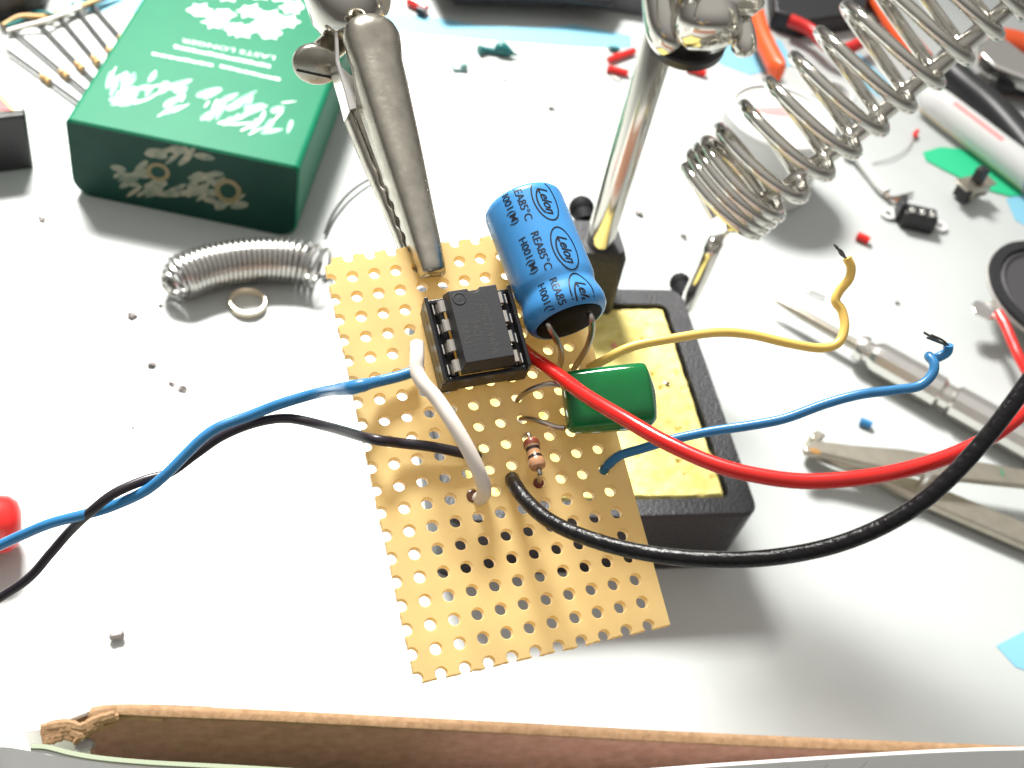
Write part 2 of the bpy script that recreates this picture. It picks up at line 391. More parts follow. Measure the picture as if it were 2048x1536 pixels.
# ------------------------------------------------------------------ blue electrolytic capacitor
def capacitor():
    top = D(1044, 408, 139.5); bot = D(1138, 643, 134.2); ax = (bot - top).normalized(); Lc = (bot - top).length; r = 4.72
    t = thing('electrolytic_capacitor', (top + bot) / 2, 'blue cylindrical capacitor leaning over the back corner of the board', 'capacitor')
    prof = [(.01, -.28), (3.1, -.28), (3.25, -.1), (3.9, -.1), (4.35, .02), (4.62, .35), (r, .9), (r, 4), (r, Lc * .62), (r, Lc * .69), (r - .06, Lc * .72), (r - .22, Lc * .755), (r - .28, Lc * .78),
            (r - .20, Lc * .81), (r - .02, Lc * .855), (r + .10, Lc * .90), (r + .02, Lc * .955), (r - .35, Lc * .99), (r - .75, Lc + .02), (r - .95, Lc - .15)]
    obj('sleeve', MB().lathe(top, ax, prof, 56), M_BLUECAP, t)
    obj('rubber_seal', MB().lathe(bot, ax, [(.01, -.5), (3.76, -.5), (3.8, .06), (3.5, .14), (1.2, .05), (.01, .05)], 40), M_RUBBER, t)
    # surface coordinates: reference direction facing the camera
    mid = (top + bot) / 2; view = (CAM - mid); view -= ax * view.dot(ax); ref = view.normalized(); sd = ax.cross(ref)
    def rad(s):
        for (ra, ha), (rb, hb) in zip(prof, prof[1:]):
            if ha <= s <= hb and hb > ha: return ra + (rb - ra) * (s - ha) / (hb - ha)
        return r
    # sd sign: positive v must go to the picture's right
    camx = WM @ Vector((1, 0, 0)); sgn = 1 if sd.dot(camx) > 0 else -1
    def cyl(s, v, o=.035):                  # s along, v arc length to the right
        a = v / r * sgn; return top + ax * s + (ref * math.cos(a) + sd * math.sin(a)) * (rad(s) + o)
    mb = MB()
    def put(sx, vy, s, size, shear=0, bold=0):
        vs, fs = text_mesh(s, size, shear, bold)
        bm = bmesh.new(); bv = [bm.verts.new(v) for v in vs]
        for f in fs:
            try: bm.faces.new([bv[i] for i in f])
            except ValueError: pass
        bmesh.ops.subdivide_edges(bm, edges=[e for e in bm.edges if e.calc_length() > .7], cuts=1, use_grid_fill=False)
        bmesh.ops.triangulate(bm, faces=bm.faces); bm.verts.index_update()
        mb.add([cyl(sx + v.co.x, vy + v.co.y) for v in bm.verts], [tuple(v.index for v in f.verts) for f in bm.faces]); bm.free()
    def band(sx, vy, a, b, w, a0=0, a1=2 * math.pi, n=40):
        rows = []
        for k in range(n + 1):
            th = a0 + (a1 - a0) * k / n
            rows.append([cyl(sx + (a - w / 2) * math.cos(th), vy + (b - w / 2) * math.sin(th)), cyl(sx + (a + w / 2) * math.cos(th), vy + (b + w / 2) * math.sin(th))])
        mb.loft(rows)
    step = 6.45
    for k in (-1, 0, 1):
        s0 = 8.7 + k * step - (.55 if k == 1 else 0)
        band(s0 + .35, 2.75, 2.75, 1.42, .17)
        put(s0 + .45, 2.82, 'Lelon', 1.6, .35, .03)
        band(s0 + .55, 2.7, 1.75, .92, .2, math.radians(200), math.radians(330), 20)
        put(s0 - .1, .05, 'REA85\u00b0C', 1.28, 0, .01)
        put(s0 - .2, -1.5, 'H001(M)', 1.28, 0, .01)
    # keep only what lies on the sleeve
    keep = [f for f in mb.f if all(.25 < (mb.v[i] - top).dot(ax) < Lc - .1 for i in f)]
    mb.f = keep
    obj('printing', mb, M_BLACKINK, t, smooth=False)
    for px in ([(1098, 654, -.2), (1112, 678, 0), (1121, 700, 0), (1122, 722, 0), (1116, 742, 0)], [(1183, 638, -.2), (1184, 660, 0), (1176, 690, 0), (1160, 718, 0), (1145, 742, 0)]):
        d0 = 132.2; d1 = depth(BP(px[-1][0], px[-1][1])) + .6; n = len(px)
        P = [D(x, y, d0 + (d1 - d0) * (i / (n - 1)) ** 1.2) for i, (x, y, _) in enumerate(px)]
        P = [P[0] - ax * .8] + P
        obj('lead', MB().tube(catmull(P), .36, 10), M_LEAD, t)
capacitor()

# ------------------------------------------------------------------ green film capacitor
def film():
    dL, dR = 131.5, 132.5
    c = D(1216, 800, 132); t = thing('film_capacitor', c, 'glossy dark green box capacitor overhanging the board edge', 'capacitor')
    # cross sections along its length, in camera-facing frame
    R = WM @ Vector((1, 0, 0)); U = WM @ Vector((0, -1, 0)); N = WM @ Vector((0, 0, -1))
    N = (BN * .8 + N * .2).normalized()
    secs = [  # px top, px bottom, thickness, blend
        ((1122, 752), (1136, 856), 2.2), ((1125, 745), (1140, 866), 3.4), ((1160, 741), (1176, 866), 4.4), ((1210, 736), (1224, 862), 5.0), ((1262, 730), (1278, 857), 5.0),
        ((1281, 728), (1298, 855), 4.6), ((1285, 731), (1301, 853), 4.2), ((1306, 776), (1310, 845), 2.2), ((1308, 780), (1311, 842), 1.6)]
    rows = []
    for (a, b, th) in secs:
        A = D(a[0], a[1], 132.6); B = D(b[0], b[1], 130.9); m = (A + B) / 2; v = (A - B) / 2; hv = v.length; v.normalize()
        row = []
        for k in range(20):
            an = 2 * math.pi * k / 20; ca, sa = math.cos(an), math.sin(an); e = .42
            row.append(m + v * hv * math.copysign(abs(ca) ** e, ca) + N * th / 2 * math.copysign(abs(sa) ** .8, sa))
        rows.append(row)
    mb = MB().loft(rows, closed=True); mb.f += [tuple(range(20))[::-1], tuple(range(20 * (len(rows) - 1), 20 * len(rows)))]
    obj('body', mb, M_GREENCAP, t, sub=1, angle=75)
    for px in ([(1128, 770), (1098, 768), (1068, 776), (1046, 789), (1034, 801)], [(1130, 856), (1112, 854), (1086, 845), (1062, 838), (1043, 838)]):
        n = len(px); dE = depth(BP(*px[-1])) + .5
        P = [D(x, y, 131.8 + (dE - 131.8) * (i / (n - 1)) ** 1.5) for i, (x, y) in enumerate(px)]
        P.append(P[-1] - BN * 1.5)
        obj('lead', MB().tube(catmull(P), .30, 8), M_LEAD, t)
film()

# ------------------------------------------------------------------ resistor
def resistor_board():
    a = D(1060, 878, 131.9); b = D(1077, 938, 129.8); ax = (b - a).normalized(); L = (b - a).length
    t = thing('resistor', BP(1068, 925), 'small banded beige resistor standing on the perforated board', 'resistor')
    pr = [(.01, 0), (.45, .02), (.78, .22), (.92, .55), (.90, .95), (.78, 1.2), (.74, L * .5), (.78, L * .62), (.93, L * .72), (.96, L * .85), (.82, L * .95), (.4, L), (.01, L)]
    obj('body', MB().lathe(a, ax, pr, 28), M_RESBODY, t)
    def rb(s):
        for (r0, h0), (r1, h1) in zip(pr, pr[1:]):
            if h0 <= s <= h1 and h1 > h0: return r0 + (r1 - r0) * (s - h0) / (h1 - h0)
        return .8
    for s0, s1, m in ((.35, .95, M_BANDRED), (1.25, 1.6, M_BANDBLK), (L * .59, L * .70, M_BANDBLK)):
        obj('colour_band', MB().lathe(a, ax, [(rb(s0) - .05, s0)] + [(rb(s0 + (s1 - s0) * k / 4) + .03, s0 + (s1 - s0) * k / 4) for k in range(5)] + [(rb(s1) - .05, s1)], 28), m, t)
    obj('lead', MB().tube(catmull([a + ax * .3, a - ax * .5, D(1054, 869, 132.6), Bd(5.95, 8.75, -.8)]), .28, 8), M_LEAD, t)
    obj('lead', MB().tube(catmull([b - ax * .3, b + ax * .6, D(1079, 958, 130.8), Bd(5.96, 11.1, -.8)]), .28, 8), M_LEAD, t)
    obj('solder_blob', MB().ball(Bd(5.93, 11.05, .05), .62, 14, (1, 1, .5), (BX, BY, BN)), M_BANDRED, t)
resistor_board()

# ------------------------------------------------------------------ insulated wires at the board
def wire(name, pts, r, m, label, cat='wire', group='wires soldered to the board', strands=None, k=8, rr=None):
    P = catmull([D(*p) for p in pts], k)
    if strands is None: return tag(obj(name, MB().tube(P, r, 16), m, org=P[0]), label, cat, group)
    t = thing(name, P[0], label, cat, group)
    obj('insulation', MB().tube(P, r, 16), m, t)
    for s in strands: obj('bare_strand', MB().tube(catmull([D(*q) for q in s], 5), .13, 6), M_STRAND, t)
    return t
def ob(x, y, h): return (x, y, depth(BP(x, y, h)))
bl = [ob(833, 741, 1.2), ob(800, 752, 1.4), ob(760, 762, 1.6), ob(705, 775, 2.0), (640, 785, 139), (560, 808, 140.5), (500, 831, 141), (440, 853, 140.4), (405, 876, 140), (370, 910, 139.8), (325, 955, 139.6), (285, 985, 140.2), (220, 1014, 141), (165, 1030, 140.2), (100, 1047, 141), (40, 1072, 142), (-20, 1100, 143)]
P = catmull([D(*p) for p in bl], 8)
RR = [.72] * len(P)
for i, p in enumerate(P):
    if 18 < i < 30: RR[i] = .72 + .16 * math.sin((i - 18) / 12 * math.pi) ** 2 + (.06 if i % 3 == 0 else 0)
tag(obj('wire', MB().tube(P, [q * .88 for q in RR], 16), M_WBLUE, org=P[0]), 'blue wire of the twisted pair, ending beside the white wire', 'wire', 'wires soldered to the board')
wire('wire', [ob(958, 914, -.6), ob(935, 909, .9), ob(915, 904, 1.2), ob(860, 893, 1.4), ob(800, 886, 1.6), ob(740, 877, 2.2), (650, 852, 138), (575, 837, 141), (510, 846, 142.2), (445, 872, 142.6), (392, 908, 142.4), (340, 945, 141.8), (290, 960, 140.6), (230, 986, 139.6), (185, 1020, 139.8), (140, 1062, 142), (100, 1108, 143), (55, 1158, 144), (-20, 1208, 145)], .58, M_WGREY,
     'thin black wire twisted round the blue one at the open side')
wire('wire', [(834, 688, 131.5), (834, 715, 130.2), (834, 742, 129.6), (846, 766, 129.0), (874, 798, 128.2), (905, 845, 127.2), (933, 893, 126.8), (956, 940, 127), (967, 970, 127.8), (968, 986, 128.8), (961, 996, 129.8), (952, 998, 131.5)], .80, M_WWHITE,
     'short white jumper wire arching over the board beside the chip socket')
wire('wire', [(1040, 694, 138), (1062, 712, 136.6), (1110, 745, 131.5), (1170, 790, 126.5), (1250, 838, 122), (1330, 884, 118.8), (1420, 925, 116.4), (1500, 948, 115), (1600, 962, 114), (1700, 958, 113.6), (1800, 942, 114), (1900, 912, 114.8), (1990, 868, 116), (2070, 806, 118)], .78, M_WRED,
     'thick glossy red wire sweeping across in front of the green capacitor')
wire('wire', [(1024, 958, 131.8), (1031, 972, 129.6), (1054, 1003, 127.2), (1100, 1042, 124.2), (1180, 1078, 121), (1280, 1104, 118.6), (1400, 1118, 116.8), (1520, 1117, 115.2), (1640, 1098, 113.8), (1740, 1064, 112.6), (1830, 1014, 111.6), (1900, 955, 111), (1960, 890, 110.6), (2010, 828, 110.4), (2070, 745, 110.4)], .82, M_WBLACK,
     'thick black wire sagging in a loop below the red wire')
yl = [(1178, 737, 138.4), (1205, 722, 137.6), (1262, 694, 137.2), (1340, 678, 137.4), (1430, 665, 138), (1500, 669, 138.6), (1575, 686, 139), (1640, 696, 139.2), (1676, 686, 139.4), (1689, 655, 140), (1684, 622, 140.5), (1671, 602, 140.6), (1679, 582, 140.6), (1698, 558, 140.4), (1702, 535, 140.2), (1694, 516, 140)]
wire('wire', yl, .54, M_WYEL, 'yellow wire with a kinked stripped end over the sponge',
     strands=[[(1694, 520, 140), (1682, 505, 139.8), (1668, 489, 139.4)], [(1692, 519, 140), (1684, 503, 139.9), (1672, 496, 139.6)], [(1695, 518, 140), (1681, 508, 140), (1674, 492, 140)]])
br = [(1205, 944, 135.2), (1216, 930, 134.4), (1240, 911, 133.6), (1285, 897, 132.8), (1345, 879, 132.2), (1420, 863, 131.6), (1500, 851, 131), (1570, 837, 130.6), (1650, 808, 130.2), (1720, 789, 130), (1790, 780, 130), (1838, 772, 130), (1864, 749, 130.2), (1868, 727, 130.6), (1858, 713, 131.4), (1866, 718, 132), (1880, 713, 132.2), (1894, 704, 132), (1897, 690, 131.6)]
wire('wire', br, .54, M_WBLUE, 'blue wire with a stripped end reaching towards the screwdriver',
     strands=[[(1896, 692, 131.6), (1880, 684, 131.4), (1848, 665, 131)], [(1895, 691, 131.6), (1872, 682, 131.6), (1854, 675, 131.4)], [(1897, 691, 131.6), (1884, 680, 131.4), (1862, 670, 131.2)]])

# ------------------------------------------------------------------ alligator clip on its ball joint
def clip():
    A = BP(866, 549, 1.3); B = BP(733, 46, 3.6); u = (B - A); L = u.length; u.normalize()
    n = (BN - u * BN.dot(u)).normalized(); rv = u.cross(n)
    if rv.dot(WM @ Vector((1, 0, 0))) < 0: rv = -rv
    ro = math.radians(14); n2 = n * math.cos(ro) + rv * math.sin(ro); r2 = rv * math.cos(ro) - n * math.sin(ro)
    t = thing('alligator_clip', B, 'dull metal alligator clip gripping the back edge of the board', 'clip')
    def ip(tab, s):
        for (a, x), (b, y) in zip(tab, tab[1:]):
            if a <= s <= b: return x + (y - x) * (s - a) / (b - a)
        return tab[-1][1]
    W = [(0, 2.1), (.03, 2.3), (.2, 2.9), (.5, 4.2), (.75, 5.1), (.83, 5.3), (.87, 5.9), (.93, 6.3), (.965, 5.6), (.985, 4.4), (1, 2.4)]
    FL = [(0, .9), (.05, 1.1), (.3, 1.7), (.55, 2.4), (.7, 2.6), (.8, 1.6), (.88, .9), (1, .25)]
    HT = [(0, .2), (.01, .75), (.05, .9), (.4, 1.3), (.78, 1.5), (.86, 1.5), (.91, 2.0), (.95, 2.1), (.98, 1.6), (1, .9)]
    rows = []; NSEC = 64
    for i in range(NSEC + 1):
        s = i / NSEC; s = s if i < NSEC else 1.0
        w, f, h = ip(W, s), ip(FL, s), ip(HT, s); c = A + u * L * s
        if s < .4: f += .22 * (1 if (i % 4) < 2 else -1)
        dent = .55 * math.exp(-((s - .905) / .022) ** 2)
        prof = [(-.5, -f), (-.5, -f * .5), (-.5, .1 * h), (-.46, .45 * h), (-.36, .78 * h), (-.2, .95 * h), (0, h - dent), (.2, .95 * h), (.36, .78 * h), (.46, .45 * h), (.5, .1 * h), (.5, -f * .5), (.5, -f)]
        rows.append([c + r2 * (x * w) + n2 * (y + .35) for x, y in prof])
    mb = MB().loft(rows)
    nose = [r for r in rows[0]]; mb.add(nose, [tuple(range(len(nose)))])
    obj('upper_jaw', mb, M_STEEL, t, solid=.42, soff=1.0, angle=50)
    # lower jaw, seen beside and below the upper one
    A2 = BP(846, 560, -2.0); B2 = BP(706, 190, -5.2); u2 = (B2 - A2); L2 = u2.length; u2.normalize(); rows = []
    W2 = [(0, 2.0), (.3, 2.6), (.6, 3.6), (.85, 4.2), (1, 3.0)]
    for i in range(41):
        s = i / 40; c = A2 + u2 * L2 * s; w = ip(W2, s); f = 1.2 + 1.6 * s - (1.6 * max(0, s - .8) * 5)
        if s < .55: f += .25 * (1 if (i % 4) < 2 else -1)
        prof = [(-.5, f), (-.5, .2), (-.44, -.5), (-.25, -.9), (0, -1.0), (.25, -.9), (.44, -.5), (.5, .2), (.5, f)]
        rows.append([c + r2 * (x * w) + n2 * y for x, y in prof])
    obj('lower_jaw', MB().loft(rows), M_STEEL, t, solid=.4, soff=1.0, angle=50)
    sp = MB(); c0 = BP(765, 300, -1.6); c1 = BP(722, 205, -2.0)
    axs = (c1 - c0); sp.tube(catmull([c0, (c0 + c1) / 2 + n2 * .4, c1], 6), .55, 10)
    obj('spring', sp, M_LEAD, t)
    pl = MB(); px = [(669, 60), (677, 60), (680, 120), (684, 134), (709, 155), (713, 190), (714, 216), (699, 221), (690, 185), (676, 138), (671, 122)]
    pl.prism([BP(x, y, 1.2) for x, y in px], -BN * .5 - n2 * 2.2)
    obj('handle_plate', pl, M_BRIGHT, t, smooth=False, bevel=.1, seg=1)
    # ball joint and thumb screw
    bc = D(692, -4, 150.5); bj = MB(); bj.ball(bc, 4.2, 28)
    obj('ball_joint', bj, M_STEEL, t)
    yk = MB(); up = (WM @ Vector((0, -1, 0)))
    yk.lathe(bc + up * -1.2, (WM @ Vector((.25, 1, .4))), [(.01, -2.8), (4.6, -2.8), (4.8, -2.2), (4.7, 1.0), (3.6, 3.2), (1.6, 5.0), (1.2, 5.4), (.01, 5.4)], 32)
    obj('ball_socket', yk, M_CHROME, t)
    obj('pinch_nut', MB().lathe(D(752, 2, 150), WM @ Vector((1, .2, -.2)), [(.01, -1.4), (1.7, -1.4), (1.9, -1), (1.9, 1), (1.6, 1.4), (.01, 1.4)], 20), M_STEEL, t)
    sc0 = D(672, 84, 150.5); sc1 = D(640, 112, 150.0)
    ts = MB(); axis = (sc1 - sc0).normalized(); Ls = (sc1 - sc0).length
    prof = []
    for k in range(14): prof += [(1.55, -1.0 + k * (Ls + .6) / 14), (1.8, -1.0 + (k + .5) * (Ls + .6) / 14)]
    ts.lathe(sc0, axis, [(.01, -1.0)] + prof + [(.01, Ls)], 24)
    obj('threaded_shank', ts, M_STEEL, t)
    hd = MB(); hc = D(632, 128, 149.6); ha = (WM @ Vector((.18, .62, -.75))).normalized(); hx = (WM @ Vector((1, .25, .2))); hx = (hx - ha * hx.dot(ha)).normalized(); hy = ha.cross(hx)
    rows = []
    for (rr, h) in ((.01, -.6), (.86, -.6), (1, -.38), (1, .38), (.9, .58), (.01, .6)):
        rows.append([hc + hx * 2.95 * rr * math.cos(2 * math.pi * k / 32) + hy * 2.55 * rr * math.sin(2 * math.pi * k / 32) + ha * h * 1.3 for k in range(32)])
    hd.loft(rows, closed=True); obj('thumb_screw', hd, M_STEEL, t, angle=60)
    sl = MB(); sl.cbox(hc + ha * .80 + hy * -1.0, hx, hy, ha, 4.6, .22, .12); obj('slot', sl, M_DARK, t, smooth=False)
clip()

# ------------------------------------------------------------------ helping hand stand
def ground_z(p, z): return Vector((p.x, p.y, z))
def stand():
    zt = 20.0
    fr, fl, brr, bll = T(1522, 1028, zt), T(891, 1046, zt), T(1416, 578, zt), T(872, 596, zt)
    ex = (fr - fl); ex.z = 0; W = ex.length; ex.normalize(); ey = Vector((-ex.y, ex.x, 0)); Dp = (brr - fr).dot(ey)
    o = ground_z(fl, 0); c = o + ex * W / 2 + ey * Dp / 2
    t = thing('helping_hand_stand', c, 'black cast iron stand with chrome post and coiled iron holder', 'soldering stand')
    def rr(x0, x1, y0, y1, z, r, n=5):
        pts = []
        for cx, cy, a0 in ((x1 - r, y0 + r, -90), (x1 - r, y1 - r, 0), (x0 + r, y1 - r, 90), (x0 + r, y0 + r, 180)):
            for k in range(n + 1):
                a = math.radians(a0 + 90 * k / n); pts.append(o + ex * (cx + r * math.cos(a)) + ey * (cy + r * math.sin(a)) + Vector((0, 0, z)))
        return pts
    rim = 5.2
    rows = [rr(.4, W - .4, .9, Dp, 0, 4), rr(0, W, 0, Dp, zt - .8, 3.5), rr(.5, W - .5, .5, Dp - .5, zt, 3.2), rr(rim, W - rim, rim - 1, Dp - rim, zt, 2), rr(rim, W - rim, rim - 1, Dp - rim, zt - 8, 2)]
    n = len(rows[0]); mb = MB().loft(rows, closed=True); mb.f += [tuple(range(n))[::-1], tuple(range(4 * n, 5 * n))]
    obj('base', mb, M_IRON, t, angle=35)
    # sponge lies in the well: a thing of its own
    sp = MB(); nx, ny = 90, 90; top = []
    x0, x1, y0, y1 = rim + .6, W - rim - .5, rim - .2, Dp - rim - .6; zs = zt - .6
    rows = []
    for j in range(ny + 1):
        row = []
        for i in range(nx + 1):
            x = x0 + (x1 - x0) * i / nx; y = y0 + (y1 - y0) * j / ny
            e = min(x - x0, x1 - x, y - y0, y1 - y); wob = mnoise.noise(Vector((x * .35, y * .35, 1))) * .5
            if e < .01:
                x += wob if (i in (0, nx)) else 0; y += wob if (j in (0, ny)) else 0
            z = zs - (.9 if e < .4 else 0) + .45 * mnoise.noise(Vector((x * .12, y * .12, 4))) + .3 * mnoise.noise(Vector((x * .5, y * .5, 9)))
            pit = mnoise.noise(Vector((x * .55, y * .55, 30)))
            if pit > .4: z -= (pit - .4) * 4.0
            row.append(o + ex * x + ey * y + Vector((0, 0, z)))
        rows.append(row)
    sp.loft(rows); nv = len(sp.v)
    border = [i for i in range(nx)] + [nx + (nx + 1) * j for j in range(ny)] + [(nx + 1) * ny + i for i in range(nx, 0, -1)] + [(nx + 1) * j for j in range(ny, 0, -1)]
    base = len(sp.v)
    for i in border: sp.v.append(Vector((sp.v[i].x, sp.v[i].y, zt - 7.6)))
    nb = len(border)
    for k in range(nb): sp.f.append((border[k], base + k, base + (k + 1) % nb, border[(k + 1) % nb]))
    sp.f.append(tuple(base + k for k in range(nb)))
    tag(obj('sponge', sp, M_SPONGE), 'yellow cleaning sponge lying in the black stand base', 'sponge')
    # boss, post
    pb = T(1206, 458, 40); pb.z = 0
    bs = MB(); q = (pb - o); bx, by = q.dot(ex), q.dot(ey)
    rows = [rr(bx - 8.2, bx + 6.6, by - 5.0, by + 8, 5, 2), rr(bx - 7.6, bx + 6.0, by - 4.6, by + 7.4, 34.5, 2), rr(bx - 6.8, bx + 5.2, by - 3.8, by + 6.6, 36.5, 2)]
    n = len(rows[0]); bs.loft(rows, closed=True); bs.f += [tuple(range(n))[::-1], tuple(range(2 * n, 3 * n))]
    obj('post_boss', bs, M_IRON, t, angle=35)
    obj('post', MB().lathe(pb, (0, 0, 1), [(.01, 20), (3.05, 20), (3.05, 97), (2.7, 97.6), (.01, 97.6)], 36), M_CHROME, t)
    for (px, py, z, r) in ((1163, 417, 33, 2.9), (1360, 567, 15, 2.6)):
        p = T(px, py, z); k = MB(); k.ball(p, r, 18); k.tube([p, p - ey * 5], 2.3, 12); obj('set_screw', k, mat('matt_black_screw', (.008, .008, .009), .7, spec=.15), t)
    # cross clamp at the top of the post
    up = Vector((0, 0, 1)); cx = Vector((1, 0, 0))
    obj('clamp_washer', MB().lathe(D(1372, 74, 221), (up + WM @ Vector((0, 0, -.5))), [(.01, -1.2), (7.2, -1.2), (7.6, -.8), (7.6, .8), (7.2, 1.2), (.01, 1.2)], 36), M_DARK, t)
    k = MB(); k.tube(catmull([D(1318, -60, 214), D(1322, 10, 214), D(1330, 62, 214.5), D(1342, 84, 216)], 6), [3.4] * 18 + [2.2], 20); obj('clamp_arm', k, M_CHROME, t)
    k = MB(); k.lathe(D(1412, 34, 212), WM @ Vector((.06, 1, -.25)), [(.01, -9), (5.4, -9), (5.6, -5.5), (4.8, -5), (4.8, -.5), (6.0, 0), (6.2, 2.2), (5.4, 3.8), (3.8, 5.2), (.01, 5.6)], 40); obj('clamp_body', k, M_CHROME, t)
    k = MB(); k.lathe(D(1488, 84, 213), WM @ Vector((0, -1, .1)), [(.01, -2.6), (1.6, -2.3), (2.3, -1.2), (2.3, .4), (1.9, 2.6), (1.1, 5.2), (.01, 5.6)], 28); obj('clamp_screw', k, M_CHROME, t)
    k = MB(); k.tube([D(1440, 4, 210), D(1500, 12, 212), D(1512, 2, 213)], [2.0, 2.0, 1.8], 16); obj('clamp_rod', k, M_CHROME, t)
    k = MB(); k.tube(catmull([D(1400, 20, 210), D(1392, -90, 205), D(1300, -150, 198), D(1050, -150, 178), D(800, -120, 158), D(700, -50, 151)], 8), 2.4, 16); obj('clamp_rod', k, M_CHROME, t)
    # iron holder: bent rod with a long coil
    a0 = D(1440, 397, 224); a1 = D(1911, -22, 203); ax = (a1 - a0); L = ax.length; ax.normalize()
    dn = WM @ Vector((.55, .75, .55)); dn = (dn - ax * dn.dot(ax)).normalized()
    rp = [T(1374, 612, 14), T(1388, 580, 21), T(1406, 540, 27), T(1424, 497, 33)]
    z = depth(rp[-1])
    rod = catmull(rp + [D(1442, 470, z - 1.5), D(1470, 446, 231), D(1520, 416, 229.6), D(1573, 374, 227), D(1618, 336, 225), D(1668, 302, 222.8), D(1734, 252, 219.6), D(1780, 214, 217.4), D(1829, 172, 215), D(1870, 140, 213), D(1960, 62, 209), D(2060, -20, 205)], 6)
    h = obj('iron_holder_rod', MB().tube(rod, [2.0] * 40 + [1.6] * (len(rod) - 40), 18), M_CHROME, t)
    x = WM @ Vector((-.75, -.66, 0)); x = (x - ax * x.dot(ax)).normalized(); y = WM @ Vector((0, 0, -1)); y = (y - ax * y.dot(ax) - x * y.dot(x)).normalized()
    cl = MB(); pts = []
    def pos(tn):                              # turns -> distance along the axis
        if tn < 3.6: return tn * 1.7
        return 6.1 + (tn - 3.6) * 5.95 if tn < 11.6 else 53.7 + (tn - 11.6) * 4.6
    NT = 16.3; st = 40
    pts += [D(1432, 434, 219.5), D(1420, 412, 219.5), D(1406, 386, 220), D(1393, 362, 220.6)]
    for i in range(2, int(NT * st) + 1):
        tn = i / st; s = pos(tn); a = 2 * math.pi * tn; rad = 9.6 + 1.2 * min(1, max(0, s) / 60)
        pts.append(a0 + ax * s + (x * math.cos(a) + y * math.sin(a)) * rad)
    obj('coil', cl.tube(pts, 1.18, 12), M_CHROME, h)
stand()

